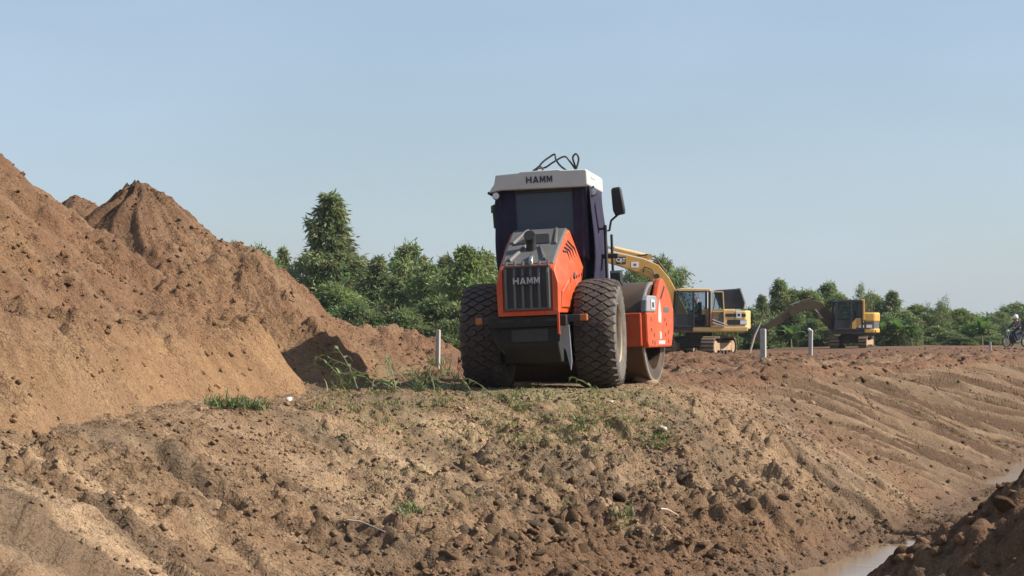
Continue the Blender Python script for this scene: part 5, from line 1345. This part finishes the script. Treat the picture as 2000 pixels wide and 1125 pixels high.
for u, v, y, w, k in ((1488, 580, 139, 44, 'cone'), (1522, 549, 140, 62, 'cone'), (1548, 568, 141, 60, 'round'), (1580, 570, 140, 70, 'round'), (1614, 556, 142, 56, 'round'), (1640, 578, 140, 60, 'round'), (1705, 578, 143, 62, 'round'),
                      (1742, 572, 142, 56, 'cone'), (1790, 598, 142, 66, 'round'), (1840, 604, 146, 66, 'round'), (1872, 606, 143, 60, 'round'), (1905, 618, 143, 56, 'round'), (1668, 590, 139, 50, 'cone'), (1450, 612, 142, 60, 'round')):
    plant(k, 'tree', u, v, y, w, {'round': 'round crowned tree in the far row behind the small excavator', 'cone': 'slender pointed tree in the far row behind the small excavator'}[k], GR + (' (round)' if k == 'round' else ' (slender)'))
for u, v in ((1682, 560), (1696, 568), (1848, 578), (1835, 592), (1808, 592)):
    plant('sparse', 'sapling', u, v, 141, 22, 'thin sapling poking above the bushes behind the small excavator', 'saplings above the bushes')
for u, v, y, w in ((1950, 610, 235, 46), (1990, 594, 240, 70), (1966, 606, 250, 50), (2030, 600, 240, 60)):
    plant('round', 'tree', u, v, y, w, 'distant hazy tree behind the motorcycle rider', 'distant trees behind the rider')
GB = 'bushes along the road edge'
rr = random.Random(5)
for u in range(1180, 1960, 26):
    if 1180 <= u < 1460: y, v = 127+rr.uniform(-3, 3), 618+rr.uniform(-14, 20)
    else: y, v = 129+rr.uniform(-4, 4), 622+rr.uniform(-16, 22)
    if u > 1780: v += 14
    if u > 1880: v += 8
    plant('bush', 'bush', u+rr.uniform(-8, 8), v, y, 60*rr.uniform(.8, 1.3), 'green roadside bush in the thicket beyond the haul road', GB, 'bush')
for u, v, w in ((1755, 622, 70), (1722, 628, 60), (1918, 616, 56), (1780, 634, 56), (1545, 632, 60), (1895, 632, 50)):
    plant('banana', 'banana_plant', u, v, 125, w, 'broad leaved banana plant among the roadside bushes', 'banana plants by the road', 'plant')
# far-off wood closing the horizon
r_ = np.random.default_rng(77); n = 60000
fx_ = r_.uniform(-170, 190, n); fy_ = r_.uniform(268, 300, n); top = 3.0 + 2.2*fbm(fx_*.05, fy_*.02, 3, 401) + 1.2*fbm(fx_*.3, fy_*.1, 2, 402)
cen = np.stack([fx_, fy_, r_.uniform(0, 1, n)**.6*np.maximum(top, .8)], 1)
V, F, C = leaves(cen, unit(r_.normal(size=(n, 3)) + np.array([0, 0, -.2])), .8, .4, 0, np.repeat(r_.uniform(.7, 1.3, (n, 1)), 3, 1), r_)
tag(link('far_wood', raw_mesh('far_wood', V, F, 'leaf_bush', C, 'leaf', False)), 'far-off band of woodland along the horizon', 'wood', kind='stuff')

# ------------------------------------------------------------------ grass and weeds
def blades(base, n_per, L, spread, bend, r_, w=.008):
    """curved strips growing from base points"""
    V, F, C = [], [], []; k = 4
    for p in base:
        for _ in range(n_per):
            a = r_.uniform(0, 2*np.pi); el = r_.uniform(.5, 1.5); l = L*r_.uniform(.4, 1.2)
            q = Vector(p) + Vector((r_.normal()*spread, r_.normal()*spread, -.02)); b0 = len(V); sd = Vector((-math.sin(a), math.cos(a), 0)); ww = w*r_.uniform(.7, 1.4)
            t = r_.uniform(.7, 1.35); tc = (t*r_.uniform(.9, 1.25), t, t*r_.uniform(.7, 1.1))
            for i in range(k+1):
                f = ww*(1-(i/k)**2)+.0006
                V += [tuple(q-sd*f), tuple(q+sd*f)]; C += [tc, tc]
                q = q + Vector((math.cos(a)*math.cos(el), math.sin(a)*math.cos(el), math.sin(el)))*(l/k); el -= bend*r_.uniform(.5, 1.4)/k
            for i in range(k): F.append((b0+2*i, b0+2*i+1, b0+2*i+3, b0+2*i+2))
    return np.array(V), np.array(F), np.array(C)
r_ = np.random.default_rng(31)
def along(u0, u1, v0, v1, n):
    out = []
    for _ in range(n): out.append(tuple(ray_hit(r_.uniform(u0, u1), r_.uniform(v0, v1))))
    return out
B1 = along(590, 1230, 748, 800, 90) + along(900, 1300, 790, 880, 60) + along(1000, 1300, 800, 1000, 30) + along(720, 1000, 860, 1000, 16)
B1 = B1 + along(620, 1320, 760, 860, 170)
V, F, C = blades(B1, 12, .13, .09, 2.2, r_, .005)
tag(link('grass', raw_mesh('grass', V, F, 'grass_blade', C, 'leaf', True)), 'sparse dry grass on the crest of the bank', 'grass', kind='stuff')
def tuft(u0, u1, v0, v1, nb, npb, L, label, matn='grass_green', spread=.05, w=.006, bend=1.5):
    V, F, C = blades(along(u0, u1, v0, v1, nb), npb, L, spread, bend, r_, w)
    c0 = V.mean(0); o = link('grass_tuft', raw_mesh('grass_tuft', V-c0, F, matn, C, 'leaf', True)); o.location = c0
    tag(o, label, 'grass tuft', kind='stuff')
tuft(405, 515, 786, 800, 24, 11, .20, 'low fresh green grass patch on the bench below the sandy face')
tuft(800, 900, 732, 766, 22, 10, .40, 'green grass clump growing left of the roller wheel', spread=.06)
tuft(840, 872, 712, 735, 6, 16, .32, 'grass clump round the foot of the post left of the roller', 'grass_blade')
tuft(1275, 1300, 850, 885, 5, 12, .2, 'small green tuft on the bank slope below the roller drum')
tuft(785, 820, 990, 1012, 6, 12, .2, 'bright green tuft among clods low on the bank')
tuft(1195, 1225, 1005, 1030, 6, 10, .2, 'green weeds among clods at the bottom of the bank')
tuft(640, 690, 748, 764, 9, 12, .3, 'pale green grass at the foot of the mound in the roller shadow', 'grass_blade')
tuft(1110, 1150, 800, 850, 7, 12, .2, 'green weed tuft just below the crest behind the roller')
def reed(u, v, L, lean, az, label):
    """long bent stem with hanging leaves"""
    g = ray_hit(u, v); o = empty('reed_stem', g); q = Vector((0, 0, -.05)); el = R(90)-lean; P = []
    for i in range(9):
        P.append(q.copy()); q = q + Vector((math.cos(az)*math.cos(el), math.sin(az)*math.cos(el), math.sin(el)))*(L/8); el -= .07
    MB().tube(P, [.009*(1-.07*i) for i in range(9)], 5).build('stem', 'reed_stem', o)
    Vs, Fs = [], []
    for i in range(2, 9):
        a = az + (1 if i % 2 else -1)*random.uniform(.3, 1.2); e = random.uniform(-.2, .9); l = L*random.uniform(.22, .42); p = P[i].copy(); b = MB(); pts = []
        sd = Vector((-math.sin(a), math.cos(a), .3)).normalized(); rows = []
        for k in range(6):
            w = .019*(1-(k/5)**2)+.001; rows.append([tuple(p-sd*w), tuple(p+sd*w)])
            p = p + Vector((math.cos(a)*math.cos(e), math.sin(a)*math.cos(e), math.sin(e)))*(l/5); e -= .32
        V = np.array([x for r0 in rows for x in r0]); F = np.array([(2*k, 2*k+1, 2*k+3, 2*k+2) for k in range(5)]); t = random.uniform(.8, 1.4)
        link('leaf_blade', raw_mesh('leaf_blade', V, F, 'reed_green', np.full((len(V), 3), t), 'leaf', True), o)
    tag(o, label, 'reed', 'reed stems beside the roller wheel')
for u, v, L, lean, az in ((655, 752, .55, .35, 2.9), (700, 760, .8, .5, 2.2), (745, 762, .85, .75, 3.0), (775, 766, .6, .4, 2.0), (800, 768, .8, .9, 3.1), (812, 768, .55, .7, .4), (725, 764, .5, .2, 1.0), (835, 762, .45, .5, 3.3), (680, 756, .7, .6, 2.6), (760, 764, .6, .3, 1.8), (790, 766, .9, 1.0, 3.2), (715, 762, .6, .8, .3), (850, 760, .5, .4, 2.4)):
    reed(u, v, L, lean, az, 'bent reed stem with narrow leaves in the roller shadow by the mound')
for u, v, L, lean, az in ((1180, 772, .52, .75, 3.0), (960, 768, .40, .7, 3.4), (925, 772, .3, .3, 3.0)):
    reed(u, v, L, lean, az, 'short bent grass stem growing in front of the roller wheels')

# ------------------------------------------------------------------ small things on the bank
def lump(name, u, v, s, mat_, label, cat, sc=(1, 1, .6), seed=3, rz=.4):
    g = ray_hit(u, v); vv = clod_shape(ICO2, seed)*s*np.array(sc)
    vv = vv*(1 + .12*np.sin(ICO2[:, :1]*5+seed)*np.cos(ICO2[:, 1:2]*6)); o = link(name, raw_mesh(name, vv, ICOF2, mat_, None, 'soil', False)); o.location = g + Vector((0, 0, s*.1*sc[2])); o.rotation_euler = (0, 0, rz)
    tag(o, label, cat)
lump('paper_scrap', 563, 783, .045, 'white_paint', 'small white scrap of rubbish on the bench under the sandy face', 'litter', (1, .7, .7), 4)
lump('pale_stone', 1293, 846, .05, 'pale_stone', 'pale rounded stone on the bank slope below the roller', 'stone', (1.2, 1, .8), 8)
lump('pale_stone', 1192, 786, .06, 'pale_stone', 'flat pale stone by the grass on the crest behind the roller', 'stone', (1.5, 1, .4), 12)
lump('earth_lump', 1262, 748, .17, 'track_mud', 'big brown lump of earth at the foot of the roller drum', 'clod', (1.2, 1, .8), 14)
def stick(name, a, c, r, label):
    A, B = ray_hit(*a) + Vector((0, 0, .03)), ray_hit(*c) + Vector((0, 0, .03)); mid = A.lerp(B, .5) + Vector((0, 0, .02))
    b = MB().tube([p - A for p in (A, A.lerp(B, .3)+Vector((.01, 0, .02)), mid, B)], [r, r*.9, r*.8, r*.5], 6); o = b.build(name, 'dry_stick', None, smooth=60); o.location = A
    tag(o, label, 'stick')
stick('dry_stick', (680, 1034), (752, 1050), .010, 'bleached dry stick lying on the lower bank among clods')
stick('dry_stick', (1290, 1000), (1325, 1012), .012, 'thin grey twig lying over a hollow low on the bank')
g0_ = ray_hit(1468, 690)
b = MB().tube([(0, 0, -.1), (.30, .1, .9), (.62, .2, 1.55)], [.05, .04, .025], 7); o = b.build('leaning_pole', 'dry_stick'); o.location = px(1462, 689, 100); o.location.z = gz(o.location.x, 100)
tag(o, 'pale pole leaning in the bushes behind the counterweight', 'pole')

# ------------------------------------------------------------------ humid air
m = bpy.data.materials.new('humid_air'); m.use_nodes = True; M['humid_air'] = m
nt = m.node_tree; nt.nodes.remove(nt.nodes['Principled BSDF'])
pv = nt.nodes.new('ShaderNodeVolumePrincipled'); pv.inputs['Color'].default_value = (.82, .90, 1.0, 1); pv.inputs['Density'].default_value = .00015; pv.inputs['Anisotropy'].default_value = .2
nt.links.new(pv.outputs[0], nt.nodes['Material Output'].inputs['Volume'])
hz_o = MB().box(-3100, 3100, -60, 4300, -4.0, 11.5).build('haze', 'humid_air')
tag(hz_o, 'thin humid haze over the whole site', 'haze', kind='stuff')
